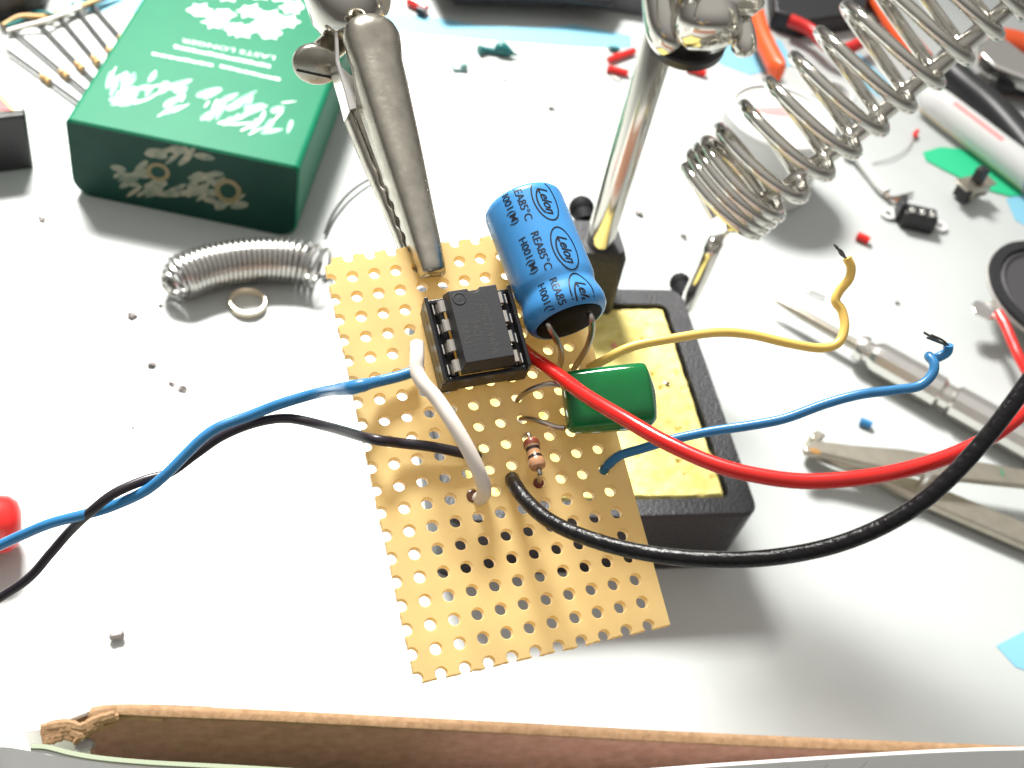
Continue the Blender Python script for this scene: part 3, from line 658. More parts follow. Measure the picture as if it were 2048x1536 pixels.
# ------------------------------------------------------------------ green carton
def carton():
    zt = 22.0
    fl, frr = T(128, 238, zt), T(600, 336, zt); ex = (frr - fl); ex.z = 0; W = ex.length; ex.normalize(); ey = Vector((-ex.y, ex.x, 0)); up = Vector((0, 0, 1))
    o = ground_z(fl, 0); Lg = 86
    t = thing('carton', o + ex * W / 2 + ey * Lg / 2, 'dark green flip-top carton with pale lettering lying on the table', 'carton')
    def sec(y, ins=0, rb=4.6, rt=1.6):
        pts = []
        for cx, cz, r, a0 in ((W - rb - ins, rb + ins, rb, -90), (W - rt - ins, zt - rt - ins, rt, 0), (rt + ins, zt - rt - ins, rt, 90), (rb + ins, rb + ins, rb, 180)):
            for k in range(7):
                a = math.radians(a0 + 90 * k / 6); pts.append(o + ex * (cx + r * math.cos(a)) + ey * y + up * (cz + r * math.sin(a)))
        return pts
    rows = [sec(0, .5), sec(.5, 0), sec(Lg - .5, 0), sec(Lg, .5)]; n = len(rows[0])
    mb = MB().loft(rows, closed=True); mb.f.append(tuple(range(3 * n, 4 * n))); obj('carton_sleeve', mb, M_PACKG, t, angle=30)
    e = MB().prism(sec(.0, .5), ey * -.02); obj('end_flap', e, M_PACKEND, t, smooth=False)
    def tp(px, py, h=.03): return T(px, py, zt + h)
    # crest-like white splash, three lines of lettering, broad streaked lettering
    w = MB(); cen = [(400, 20), (430, 44), (470, 58), (500, 22), (540, 34), (575, 44), (585, 14), (455, -10), (520, -14), (560, -10), (415, -16), (485, 62), (540, 66), (445, 30), (525, 50)]
    rnd = random.Random(5)
    for i, (x, y) in enumerate(cen):
        pts = []
        for k in range(18):
            a = 2 * math.pi * k / 18; rr_ = (17 + 6 * rnd.random()) * (1.25 if k % 3 == 0 else .9); pts.append(tp(x + rr_ * 1.1 * math.cos(a), y + rr_ * .62 * math.sin(a), .03 + .004 * i))
        w.flat(pts)
    obj('crest_print', w, M_WPRINT, t, smooth=False)
    c0, c1 = tp(364, 80), tp(551, 116); d = (c1 - c0); dl = d.length; d.normalize(); pn = up.cross(d)
    ln = MB(); vs, fs = text_mesh('LASTS LONGER', 2.3, bold=.02); xs = [v[0] for v in vs]; k = dl / (max(xs) - min(xs)); mid = (c0 + c1) / 2
    ln.add([mid - d * vx * k - pn * vy * 1.05 for vx, vy, _ in vs], fs)
    for (xa, ya, xb, yb, n_, th) in ((348, 93, 542, 133, 17, 6), (304, 107, 428, 131, 8, 5), (440, 132, 562, 160, 8, 5)):
        for k in range(n_):
            f0, f1 = k / n_, (k + .88) / n_
            A, B_ = (xa + (xb - xa) * f0, ya + (yb - ya) * f0), (xa + (xb - xa) * f1, ya + (yb - ya) * f1); j = rnd.uniform(-1, 1)
            ln.flat([tp(A[0], A[1] - th / 2 + j), tp(B_[0], B_[1] - th / 2 + j), tp(B_[0], B_[1] + th / 2 + j * .5), tp(A[0], A[1] + th / 2)])
    obj('small_lettering', ln, M_WPRINT, t, smooth=False)
    z = 0
    for nm, mt, n_, l0, l1, w0, w1 in (('streaked_lettering', M_SMEAR, 16, 14, 30, 4, 7), ('lettering_highlight', M_WPRINT, 11, 10, 24, 1.2, 2.6)):
        sm = MB()
        for (x0, y0, x1, y1) in [(216, 146, 262, 206), (256, 150, 316, 216), (312, 164, 384, 226), (410, 182, 456, 246), (446, 190, 500, 252), (500, 200, 582, 264)]:
            for k in range(n_ // 2):
                z += 1; cx = rnd.uniform(x0, x1); cy = y0 + rnd.uniform(0, y1 - y0); ln_ = rnd.uniform(l0, l1); wd = rnd.uniform(w0, w1); a = rnd.choice((rnd.uniform(-.55, -.1), rnd.uniform(1.9, 2.4)))
                if a > 1: ln_ *= .7
                ca, sa = math.cos(a), math.sin(a); pts = []
                for q_ in range(14):
                    th = 2 * math.pi * q_ / 14; ux, uy = ln_ * math.cos(th), wd * math.sin(th) * (1 - .3 * math.cos(th)); pts.append(tp(cx + ux * ca - uy * sa, cy + ux * sa + uy * ca, .03 + z * .001))
                sm.flat(pts)
        obj(nm, sm, mt, t, smooth=False)
    # front end printing on the vertical face
    nrm = -ey; p0 = o
    def fp(px, py, e=.06):
        r = ray(px, py); return CAM + r * ((p0 + nrm * e - CAM).dot(nrm) / r.dot(nrm))
    be = MB(); z = 0
    for (x0, y0, x1, y1, n_) in ((302, 292, 418, 312, 12), (235, 318, 300, 380, 14), (300, 352, 390, 395, 16), (380, 340, 460, 400, 16), (440, 392, 484, 420, 7)):
        for k in range(n_):
            z += 1; cx = rnd.uniform(x0, x1); cy = rnd.uniform(y0, y1) + (cx - x0) * .13; ln_ = rnd.uniform(12, 22); wd = rnd.uniform(4, 8); a = rnd.uniform(-.7, .3); ca, sa = math.cos(a), math.sin(a)
            be.flat([fp(cx + ln_ * math.cos(2 * math.pi * j / 12) * ca - wd * math.sin(2 * math.pi * j / 12) * sa, cy + ln_ * math.cos(2 * math.pi * j / 12) * sa + wd * math.sin(2 * math.pi * j / 12) * ca, .06 + z * .001) for j in range(12)])
    obj('end_lettering', be, M_BEIGEPR, t, smooth=False)
    for (x, y, ra, rb_) in ((456, 382, 27, 24), (316, 344, 24, 18)):
        g = MB(); g.loft([[fp(x + ra * k * math.cos(a), y + rb_ * k * math.sin(a) + .13 * ra * k * math.cos(a), .2) for a in [2 * math.pi * j / 24 for j in range(25)]] for k in (1, .62)])
        obj('gold_ring', g, M_GOLD, t, smooth=False)
        g = MB(); g.flat([fp(x + ra * .6 * math.cos(a), y + rb_ * .6 * math.sin(a) + .08 * ra * math.cos(a), .18) for a in [2 * math.pi * j / 24 for j in range(24)]])
        obj('green_spot', g, M_PACKEND, t, smooth=False)
    # lid seam along the side
carton()

# ------------------------------------------------------------------ nine volt battery and loose wires at the back corner
def battery():
    zt = 16.5; a = T(54, 226, zt); b = T(4, 62, zt); ey = (b - a); ey.z = 0; Lg = 44; ey.normalize(); ex = Vector((-ey.y, ey.x, 0)); ex = ex if ex.x < 0 else -ex
    o = ground_z(a, 0); up = Vector((0, 0, 1)); W = 26
    t = thing('battery', o + ex * W / 2 + ey * Lg / 2, 'silver block battery with a black end at the table corner', 'battery')
    obj('case', MB().box(o + ey * 1.2, ex * W, ey * Lg, up * zt), M_SILVLAB, t, bevel=1.0, seg=3, angle=30)
    obj('end_cap', MB().box(o + ex * .3, ex * (W - .6), ey * 1.6, up * (zt - .6)), M_DARK, t, bevel=.6, seg=2, angle=30)
    y = MB(); pr = [(-8, 176), (0, 184), (14, 198), (30, 214), (28, 220), (-8, 220)]
    y.prism([T(x, yy, zt + .02) for x, yy in pr], up * .05); obj('yellow_print', y, M_YELPR, t, smooth=False)
    r = MB(); pr = [(-8, 188), (4, 198), (24, 220), (-8, 221)]
    r.prism([T(x, yy, zt + .07) for x, yy in pr], up * .05); obj('red_print', r, M_REDPL, t, smooth=False)
battery()
b_ = MB(); q = [T(-60, -60, 0), T(112, -60, 0), T(92, 18, 0), T(14, 46, 0), T(-60, 60, 0)]
b_.prism(q, (0, 0, 9)); tag(obj('black_case', b_, M_DARK, bevel=1.2, seg=2, angle=30), 'black plastic case at the far corner behind the battery', 'case')
for i, (m, pts, r, lab) in enumerate(((M_TANW, [(6, 50), (40, 32), (90, 32), (130, 20), (180, 6), (240, -22)], .55, 'tan wire from the black case in the far corner'),
        (M_TEAL, [(12, 52), (44, 40), (64, 26), (92, 26), (120, 28), (160, 10), (230, -24)], .55, 'dark green wire from the black case in the far corner'),
        (M_WWHITE, [(14, 62), (50, 52), (90, 42), (128, 28), (190, 4), (235, -16)], .6, 'white wire from the black case in the far corner'))):
    P = catmull([T(x, y, 2.2 + .6 * math.sin(k * 1.7 + i * 2)) for k, (x, y) in enumerate(pts)], 6)
    tag(obj('loose_wire', MB().tube(P, r, 10), m, org=P[0]), lab, 'wire', 'wires from the black case')
# taped resistors
def taped():
    ax = (T(150, 240, 1) - T(20, 90, 1)); ax = Vector((ax.x, ax.y, 0)).normalized()
    ends = [((30, 112), (92, 157), (152, 206)), ((28, 62), (129, 147), (168, 176)), ((82, 50), (160, 132), (180, 150)), ((122, 36), (192, 120), (205, 134)), ((160, 26), (222, 104), (236, 116)), ((190, 16), (246, 80), (262, 96))]
    first = None
    labs = ['banded beige resistor closest to the battery', 'second resistor of the taped row beside the green carton', 'third resistor of the taped row beside the green carton',
            'fourth resistor of the taped row, close against the green carton', 'fifth resistor of the taped row, half hidden by the carton', 'last resistor of the taped row, its body behind the carton']
    for i, (a, b, c) in enumerate(ends):
        A, B, C_ = T(*a, 1.3), T(*b, 1.3), T(*c, 1.3)
        d = (B - A).normalized()
        if first is None:
            t = thing('taped_resistor', B, labs[i], 'resistor', 'resistors in a row on the table')
            pr = [(.01, -1.9), (.5, -1.8), (.95, -1.5), (.9, -1.0), (.78, -.6), (.78, .6), (.9, 1.0), (.95, 1.5), (.5, 1.8), (.01, 1.9)]
            obj('body', MB().lathe(B, d, pr, 16), M_TANW, t)
            for s, m in ((-.5, M_BANDRED), (.35, M_BANDBLK)): obj('colour_band', MB().lathe(B, d, [(.7, s - .2), (.83, s - .2), (.83, s + .2), (.7, s + .2)], 16), m, t)
            obj('lead', MB().tube([B - d * 26, B + d * 14], .52, 8), mat('grey_lead', (.05, .048, .048), .7), t)
            first = t; d0 = d
        else:
            r = copy_tree(first); r.location = B * S; r['org'] = tuple(B); r['label'] = labs[i]
            r.rotation_euler = (0, 0, math.atan2(d.y, d.x) - math.atan2(d0.y, d0.x))
taped()

# ------------------------------------------------------------------ solder coil, ring, thin wires
def solder_coil():
    sp = catmull([T(334, 578, 4.6), T(368, 553, 5.2), T(430, 532, 5.3), T(500, 521, 5.3), T(560, 520, 5.2), T(612, 527, 5.0), T(650, 540, 4.8)], 14)
    cum = [0]
    for a, b in zip(sp, sp[1:]): cum.append(cum[-1] + (b - a).length)
    L = cum[-1]
    def at(s):
        s = max(0, min(L - 1e-6, s))
        for i in range(len(cum) - 1):
            if cum[i] <= s <= cum[i + 1]:
                f = (s - cum[i]) / (cum[i + 1] - cum[i]); p = sp[i].lerp(sp[i + 1], f); return p, (sp[i + 1] - sp[i]).normalized()
    pts = []; tn = 0.0; s = 0; up = Vector((0, 0, 1)); da = math.radians(15)
    while s < L:
        p, t = at(s); w = t.cross(up).normalized(); v = w.cross(t); f = s / L
        pit = 1.25 if f < .76 else 1.25 + (f - .76) * 5
        r = 4.8 * min(1, math.sqrt(f * 9 + .03))
        pts.append(p + (w * math.cos(tn) + v * math.sin(tn)) * r); tn += da; s += pit * da / (2 * math.pi)
    tag(obj('solder_coil', MB().tube(pts, .60, 8), M_SOLDER), 'coil of shiny solder wire lying in front of the green carton', 'solder')
solder_coil()
rg = T(495, 612, 0); mb = MB().lathe(rg, (0, 0, 1), [(3.72, .1), (4.2, .1), (4.28, .4), (4.28, 1.7), (4.15, 1.95), (3.8, 1.95), (3.7, 1.7)], 40, closed=True)
tag(obj('ring', mb, M_CREAM if False else mat('cream_metal_ring', (.70, .62, .50), .3, .6)), 'small pale metal ring lying below the solder coil', 'ring')
def strand(px, r, m, lab, h=.5, name='loose_strand', cat='wire strand', group='wire clippings on the table'):
    P = catmull([T(x, y, h + (.4 * math.sin(i))) for i, (x, y) in enumerate(px)], 8); return tag(obj(name, MB().tube(P, r, 8), m, org=P[0]), lab, cat, group)
strand([(650, 466), (668, 425), (700, 385), (742, 357), (790, 340)], .42, M_STRAND, 'thin grey wire curving out beneath the alligator clip', 1.2)
strand([(848, 308), (862, 298), (880, 293)], .12, M_LEAD, 'tiny hair-thin strand beside the clip jaw')
strand([(1422, 566), (1442, 580), (1462, 592)], .12, M_LEAD, 'hair-thin strand beside the iron holder rod')
strand([(1490, 602), (1512, 618), (1532, 631)], .14, M_LEAD, 'hair-thin strand between stand and screwdriver tip')
strand([(1610, 577), (1622, 583), (1650, 594)], .22, M_LEAD, 'short thin strand close above the screwdriver blade')
strand([(1745, 327), (1780, 318), (1812, 300), (1832, 272)], .16, M_LEAD, 'thin curved strand beside the white stripped wire')
strand([(1832, 274), (1830, 268), (1835, 262)], .7, M_WRED, 'tiny red sleeve at the end of the curved strand', 1.0, 'wire_offcut', 'wire offcut')
strand([(318, 700), (322, 722), (330, 748), (346, 768)], .14, M_PINK, 'faint curved hair near the grey crumbs', .3)
strand([(1072, 92), (1080, 110), (1086, 124)], .1, M_LEAD, 'faint hair on the table before the dark device', .2)

# ------------------------------------------------------------------ crumbs
def crumb(px, py, r, lab, h=0, m=None, sq=(1.1, .75, .5)):
    mb = MB(); p = T(px, py, h + r * .5); rnd = random.Random(int(px * 7 + py)); mb.ball(p, r, 8, sq)
    for v in mb.v: v += Vector((rnd.uniform(-.75, .75), rnd.uniform(-.6, .6), rnd.uniform(-.4, .3))) * r
    return tag(obj('crumb', mb, m or M_DIRT, smooth=False), lab, 'crumb', 'crumbs on the table')
for (x, y, r, lab) in ((84, 437, .75, 'grey crumb before the carton corner, towards the battery'), (265, 630, 1.0, 'dark grey crumb by itself below the solder coil end'), (304, 729, .9, 'grey crumb beside the faint curved hair'),
        (344, 767, .6, 'grey crumb at the end of the faint hair'), (365, 776, .8, 'grey crumb just beyond the end of the faint hair'), (320, 610, .6, 'shiny crumb in the solder coil shadow'), (265, 855, .35, 'tiny pink speck above the blue wire'),
        (1278, 426, 1.1, 'grey crumb between the chrome post and the coil'), (1368, 473, .9, 'grey crumb between the stand boss and the coil rod'), (1103, 216, .8, 'single crumb in the middle of the bare white table'),
        (815, 163, .5, 'tiny speck beside the clip head'), (1010, 160, .45, 'tiny speck below the green scrap'), (1795, 606, .6, 'crumb between screwdriver and speaker'), (930, 305, .3, 'tiny speck above the blue capacitor')):
    crumb(x, y, r, lab)
crumb(1228, 690, .55, 'pinkish crumb on the sponge behind the yellow wire', 19.6, M_PINK); crumb(1335, 766, .6, 'silver crumb on the sponge beside the green capacitor', 19.6, M_SOLDER)
mb = MB(); mb.tube(catmull([T(220, 1278, .8), T(230, 1272, 1.1), T(248, 1269, .8)], 5), [.5, .6, .8, .9, .9, .8, .8, .9, 1.0, .9, .6], 8)
tag(obj('crumb', mb, M_DIRT, smooth=False), 'elongated grey crumb on the bare table above the kraft board', 'crumb', 'crumbs on the table')

# ------------------------------------------------------------------ things along the back of the table
mb = MB(); q = [T(862, -60, 0), T(868, -4, 0), T(960, 4, 0), T(1100, 10, 0), T(1290, 26, 0), T(1300, -60, 0)]
mb.prism([Vector((p.x, p.y, 0)) for p in q], (0, 0, 1))
t = thing('dark_device', T(1060, -30, 0), 'dark grey and black flat device along the back of the table', 'device')
top = MB().prism([T(840, -80, 6), T(880, 2, 6), T(1000, 2, 6), T(1110, 8, 6), T(1220, 20, 6), T(1275, -80, 6)], (0, 0, 3)); obj('casing', top, M_DARK, t, bevel=1, seg=2, angle=30)
st_ = MB().prism([T(1125, -60, 0), T(1150, 12, 0), T(1290, 34, 0), T(1296, -60, 0)], (0, 0, 8)); obj('grey_end', st_, M_GREYPL, t, bevel=.8, seg=2, angle=30)
sk = MB().prism([T(900, -60, 0), T(906, 10, 0), T(1130, 18, 0), T(1150, -60, 0)], (0, 0, 6)); obj('underside', sk, M_GREYPL, t, bevel=.8, angle=30)
def offcut(a, b, r, m, lab, h=None, name='wire_offcut', group='red wire offcuts', core=True, cat='wire offcut'):
    A, B = T(*a, r if h is None else h), T(*b, r if h is None else h)
    o = obj(name, MB().tube([A, A.lerp(B, .5) + Vector((0, 0, .1)), B], r, 14), m, org=A.lerp(B, .5)); return tag(o, lab, cat, group)
offcut((818, 2), (852, 20), 1.5, M_WRED, 'red offcut with a dark end in front of the dark device')
offcut((836, 20), (850, 26), 1.4, M_DARK, 'small dark plug tip at the red offcut end', group='dark scraps')
offcut((1218, 120), (1268, 102), 1.1, M_WRED, 'upper red offcut of the pair beside the chrome post')
offcut((1214, 137), (1256, 147), 1.1, M_WRED, 'lower red offcut of the pair beside the chrome post')
offcut((1375, 136), (1412, 148), 1.1, M_WRED, 'red offcut in front of the black clamp washer')
offcut((1714, 471), (1738, 482), 1.15, M_WRED, 'red offcut lying near the black slide switch')
offcut((1720, 842), (1742, 851), .95, M_WBLUE, 'blue wire offcut lying below the screwdriver', group='blue wire offcuts')
strand([(1224, 152), (1234, 158), (1244, 160)], .3, M_LEAD, 'grey strand beneath the lower red offcut')
mb = MB(); P = catmull([T(957, 100, 1.4), T(972, 100, 1.2), T(990, 101, 1.2), T(1004, 97, 2.0), T(1020, 105, 1.6), T(1038, 112, .8)], 5)
mb.tube(P, [1.4, 1.5, 1.4, 1.2, 1.0, .95, .9, .9, .95, 1.0, 1.1, 1.4, 1.8, 2.0, 2.1, 2.1, 2.0, 1.8, 1.6, 1.4, 1.2, .9, .6, .4, .3, .2][:len(P)], 12)
tag(obj('scrap', mb, M_TEAL), 'dark green dumbbell-shaped scrap on the white table', 'scrap', 'dark scraps')
mb = MB(); mb.ball(T(928, 134, 1), 1.3, 10); mb.tube([T(905, 128, .8), T(908, 140, .5), T(925, 140, .6)], .5, 8)
tag(obj('scrap', mb, mat('grey_teal', (.16, .28, .27), .5)), 'small grey green curled scrap beside the dumbbell scrap', 'scrap', 'dark scraps')
mb = MB(); mb.ball(T(1228, 97, 1), 1.2, 10, (1.8, .8, .7)); tag(obj('scrap', mb, M_TEAL), 'small dark green scrap behind the red offcut pair', 'scrap', 'dark scraps')

# tools at the far right
def grip(name, px, w, th, m, lab, cat, group=None, z=6):
    P = catmull([T(x, y, z) for x, y in px], 6); rows = []
    for i, p in enumerate(P):
        d = (P[min(i + 1, len(P) - 1)] - P[max(i - 1, 0)]).normalized(); sdv = d.cross(Vector((0, 0, 1))).normalized()
        wk = w * (1 if i < len(P) - 3 else (.9, .7, .45)[i - len(P) + 3])
        rows.append([p + sdv * wk * math.cos(2 * math.pi * k / 14) + Vector((0, 0, th * math.sin(2 * math.pi * k / 14))) for k in range(14)])
    mb = MB().loft(rows, closed=True); mb.f += [tuple(range(14))[::-1], tuple(range(14 * (len(rows) - 1), 14 * len(rows)))]
    return mb
mb = grip('', [(1490, -60), (1506, 10), (1522, 70), (1545, 118), (1560, 146)], 3.0, 3.4, M_ORANGE, '', '')
tag(obj('orange_tool', mb, M_ORANGE), 'orange red tool grip behind the chrome clamp', 'tool')
mb = MB().prism([T(1526, -70, 0), T(1536, 58, 0), T(1600, 78, 0), T(1716, 60, 0), T(1740, -70, 0)], (0, 0, 7)); tag(obj('black_box', mb, M_DARK, bevel=1, angle=30), 'flat black box behind the coil, beside the orange handle', 'box')
mb = grip('', [(1580, 40), (1620, 60), (1662, 96), (1700, 96), (1760, 60)], 2.0, 2.2, M_REDPL, '', ''); tag(obj('red_cable', mb, M_REDPL), 'red cable lying on the black box behind the coil', 'cable')
mb = grip('', [(1745, -20), (1790, 50), (1835, 105), (1850, 122)], 4.2, 2.6, M_ORANGE, '', '', z=3.2); tag(obj('orange_tool', mb, M_ORANGE), 'orange red tool grip seen through the wide coil turns', 'tool')
t = thing('pliers', T(1990, 120, 4), 'pliers with steel jaws, black handle and orange grip beyond the coil', 'pliers')
mb = MB().prism([T(1944, 112, 5), T(1985, 92, 5), T(2060, 150, 5), T(2060, 190, 5), T(1975, 156, 5), T(1948, 132, 5)], (0, 0, 5)); obj('jaws', mb, M_BRIGHT, t, bevel=.8, angle=30)
mb = grip('', [(1985, 82), (2020, 84), (2060, 96), (2120, 120)][::-1], 5.5, 4, M_ORANGE, '', ''); obj('grip', mb, M_ORANGE, t)
mb = grip('', [(2120, 380), (2060, 300), (1990, 220), (1920, 160), (1880, 118)], 5.2, 4.5, M_DARK, '', '', z=5); obj('handle', mb, M_DARK, t)
mb = grip('', [(2120, 200), (2050, 170), (1990, 160)], 4, 4, M_DARK, '', '', z=5); obj('handle', mb, M_DARK, t)

# clear tube with a red strip
a, b = T(1846, 186, 5), T(2110, 388, 5); d = (b - a).normalized()
t = thing('clear_tube', (a + b) / 2, 'frosted clear tube with a pink strip beside the mint disc', 'tube')
obj('barrel', MB().lathe(a, d, [(.01, 0), (2.0, .0), (3.2, 1.5), (4.9, 5), (5.0, 8), (5.0, 46), (.01, 46)], 32), M_CLEAR, t)
sdv = d.cross(Vector((0, 0, 1))).normalized()
camd = (CAM - (a + b) / 2); camd = (camd - d * camd.dot(d)).normalized(); cs = d.cross(camd)
if cs.dot(WM @ Vector((0, -1, 0))) < 0: cs = -cs
def strip(s0, s1, a0, a1, r):
    rows = []
    for k in range(9):
        an = a0 + (a1 - a0) * k / 8; v = camd * math.cos(an) + cs * math.sin(an); rows.append([a + d * s0 + v * r, a + d * s1 + v * r])
    return MB().loft(rows)
obj('pink_strip', strip(12, 32, .55, .85, 5.04), M_PINK, t); obj('cream_edge', strip(2.5, 46, -1.25, -.95, 5.05), M_CREAM, t)

# white spool
sc_ = T(1562, 300, 0); c = T(1560, 238, 21); c.z = 0
t = thing('spool', c, 'white round spool with red print behind the iron coil', 'spool')
obj('body', MB().lathe(c, (0, 0, 1), [(.01, 0), (14.6, 0), (15.2, .5), (15.2, 20), (15.6, 20.6), (15.6, 22), (15.0, 22.6), (13.6, 22.6), (13.2, 21.8), (.01, 21.6)], 64), M_WPLAST, t)
red = MB(); red.prism([T(1500, 216, 21.7), T(1560, 214, 21.7), T(1626, 224, 21.7), T(1600, 236, 21.7), T(1530, 228, 21.7)], (0, 0, .05)); obj('red_print', red, M_PINK, t, smooth=False)
red = MB(); red.prism([T(1474, 192, 21.7), T(1500, 196, 21.7), T(1496, 204, 21.7), T(1472, 200, 21.7)], (0, 0, .05)); obj('red_print', red, M_PINK, t, smooth=False)
c2 = T(1664, 196, 6); mb = MB().lathe(Vector((c2.x, c2.y, 0)), (0, 0, 1), [(5.2, .2), (6.4, .2), (6.6, 1), (6.6, 8), (6.2, 8.4), (5.4, 8.4), (5.2, 8)], 32, closed=True)
tag(obj('plastic_ring', mb, M_WPLAST), 'short white plastic ring standing beside the spool', 'ring')

# mint green disc
pts = [(1846, 306), (1880, 296), (1925, 300), (1968, 314), (2010, 340), (2038, 372), (2044, 392), (2020, 394), (1975, 382), (1930, 362), (1885, 340), (1852, 322)]
patch(pts, 'flat mint green card with a rounded outline behind the slide switches', h=.4, m=M_GREEN, name='green_card', cat='card')

# slide switches
def switch_up():
    c = T(1932, 398, 0); ex = (T(1972, 384, 0) - T(1898, 402, 0)); ex.z = 0; ex.normalize(); ey = Vector((-ex.y, ex.x, 0)); up = Vector((0, 0, 1))
    t = thing('slide_switch', c, 'grey slide switch with its black knob standing up by the mint card', 'switch', 'slide switches')
    obj('shell', MB().cbox(c + up * 4.4 + ex * .8, ex, ey, up, 7.4, 5.4, 3.6), M_SATIN, t, bevel=.3, angle=30)
    obj('insulator', MB().cbox(c + up * 3.2 - ex * 2.9, ex, ey, up, 2.4, 5.2, 4.6), M_DARK, t, bevel=.3, angle=30)
    obj('flange', MB().cbox(c + up * 6.4, ex, ey, up, 12.5, 5.4, .5), M_SATIN, t, bevel=.15, angle=30)
    obj('knob', MB().cbox(c + up * 9.0 + ex * .2, ex, ey, up, 3.2, 2.8, 4.8), M_DARK, t, bevel=.3, angle=30)
    obj('slot', MB().cbox(c + up * 3.6 + ex * 1.2 - ey * 2.75, ex, ey, up, 4.4, .1, .9), M_DARK, t)
    for k in (-1, 0, 1): obj('terminal', MB().cbox(c + up * 1.3 + ex * (.2 + k * 2), ex, ey, up, .9, .4, 2.6), M_BRIGHT, t, bevel=.1)
def switch_flat():
    c = T(1826, 450, 0); ex = (T(1880, 458, 0) - T(1786, 436, 0)); ex.z = 0; ex.normalize(); ey = Vector((-ex.y, ex.x, 0)); up = Vector((0, 0, 1))
    t = thing('slide_switch', c, 'black slide switch lying terminals up with pale flange ears', 'switch', 'slide switches')
    obj('body', MB().cbox(c + up * 2.7 - ey * .3 + ex * .2, ex, ey, up, 9.6, 5.4, 5.2), M_DARK, t, bevel=.4, angle=30)
    fl = MB(); 
    for k in (-1, 1):
        fl.lathe(c + up * .9 + ex * 7.6 * k + ey * 1.4, up, [(1.0, -.25), (2.4, -.25), (2.4, .25), (1.0, .25)], 24, closed=True)
    fl.cbox(c + up * .9 + ey * 2.6, ex, ey, up, 12.5, 3.6, .45); obj('flange', fl, M_CLEAR, t, bevel=.1, angle=30)
    for k in range(3): obj('terminal', MB().cbox(c + up * 5.9 + ex * (-2.9 + k * 2.9) - ey * 1.6, ex, ey, up, 1.7, 1.1, 1.6), M_BRIGHT, t, bevel=.3)
    obj('rib', MB().cbox(c + up * 3.6 - ex * 5.0 + ey * 1.8, ex, ey, up, 1.6, 5.0, 6.0), M_DARK, t, bevel=.3)
switch_up(); switch_flat()
# white stripped wire near the switches
P = catmull([T(1692, 296, 3), T(1712, 312, 2.2), T(1738, 346, 1.6), T(1758, 372, 1.5), T(1772, 386, 1.5)], 8)
t = thing('stripped_wire', P[0], 'short white wire with a copper end pointing at the black switch', 'wire')
obj('insulation', MB().tube(P, 1.45, 14), M_WWHITE if False else M_WPLAST, t)
for k in range(4): obj('bare_strand', MB().tube(catmull([T(1768, 384, 1.5), T(1782, 395, 1.2 + .2 * k), T(1796 + 10 * k, 404 - 6 * k, .8)], 5), .35, 6), M_COPPER if k < 2 else M_LEAD, t)

# speaker
def speaker():
    c = T(2100, 588, 9.5); ax = Vector((.08, -.10, 1)).normalized(); R = 17.8
    t = thing('speaker', Vector((c.x, c.y, 0)), 'small round dark grey speaker with a metal solder tab', 'speaker')
    obj('basket', MB().lathe(c, ax, [(.01, -8.5), (7, -8.5), (7.5, -4), (15, -1.2), (R, -1.0), (R, 0), (R - .3, .2), (R - 3.4, .2)], 64), M_GREYWALL, t)
    obj('gasket', MB().lathe(c, ax, [(R - .1, .15), (R - .3, 1.2), (R - 3.0, 1.3), (R - 3.6, .2)], 64), M_DARK, t)
    obj('cone', MB().lathe(c, ax, [(R - 3.4, .25), (R - 4.2, .9), (R - 5.4, .2), (8, -2.4), (5.2, -3.0), (5, -2), (3, -.8), (.01, -.3)], 64), M_CONE, t)
    tb_ = MB().prism([T(1941, 612, 8), T(1950, 604, 8), T(1972, 608, 8), T(2010, 596, 8), T(2024, 624, 8), T(2000, 636, 8), T(1975, 642, 8), T(1946, 630, 8)], (0, 0, .7)); obj('solder_tab', tb_, M_ALU, t, bevel=.2, angle=30)
speaker()
P = catmull([T(1996, 626, 9.5), T(2010, 650, 9.5), T(2026, 688, 9), T(2044, 726, 8.5), T(2080, 790, 7)], 8)
tag(obj('speaker_wire', MB().tube(P, 1.3, 14), M_WRED, org=P[0]), 'dark red wire soldered to the speaker tab', 'wire')

# screwdriver
def screwdriver():
    zc = 5.0; a = T(1548, 598, zc - .5); b = T(2120, 922, zc); d = (b - a).normalized()
    def along(px, py):
        p = T(px, py, zc); return (p - a).dot(d)
    s1, s2, s3, s4 = along(1726, 690), along(1762, 702), along(1892, 778), along(1915, 792)
    t = thing('screwdriver', (a + b) / 2, 'silver precision screwdriver pointing its thin blade at the stand', 'screwdriver')
    obj('blade', MB().lathe(a, d, [(.01, 0), (.35, .0), (.8, 2.5), (1.25, 8), (1.35, s1), (.01, s1)], 20), M_SATIN, t)
    obj('collar', MB().lathe(a, d, [(.01, s1 - 1), (2.9, s1 - 1), (3.4, s1), (3.4, s1 + 1.2), (2.7, s1 + 1.6), (2.7, s2 - 1), (.01, s2 - 1)], 28), M_ALU, t)
    obj('handle', MB().lathe(a, d, [(.01, s2 - 1.4), (3.2, s2 - 1.4), (4.1, s2), (4.2, s2 + 1), (4.2, s3 - 1), (3.3, s3), (3.3, s4 - 1), (4.2, s4), (4.2, s4 + 40), (.01, s4 + 40)], 12), M_ALU, t, angle=25)
screwdriver()

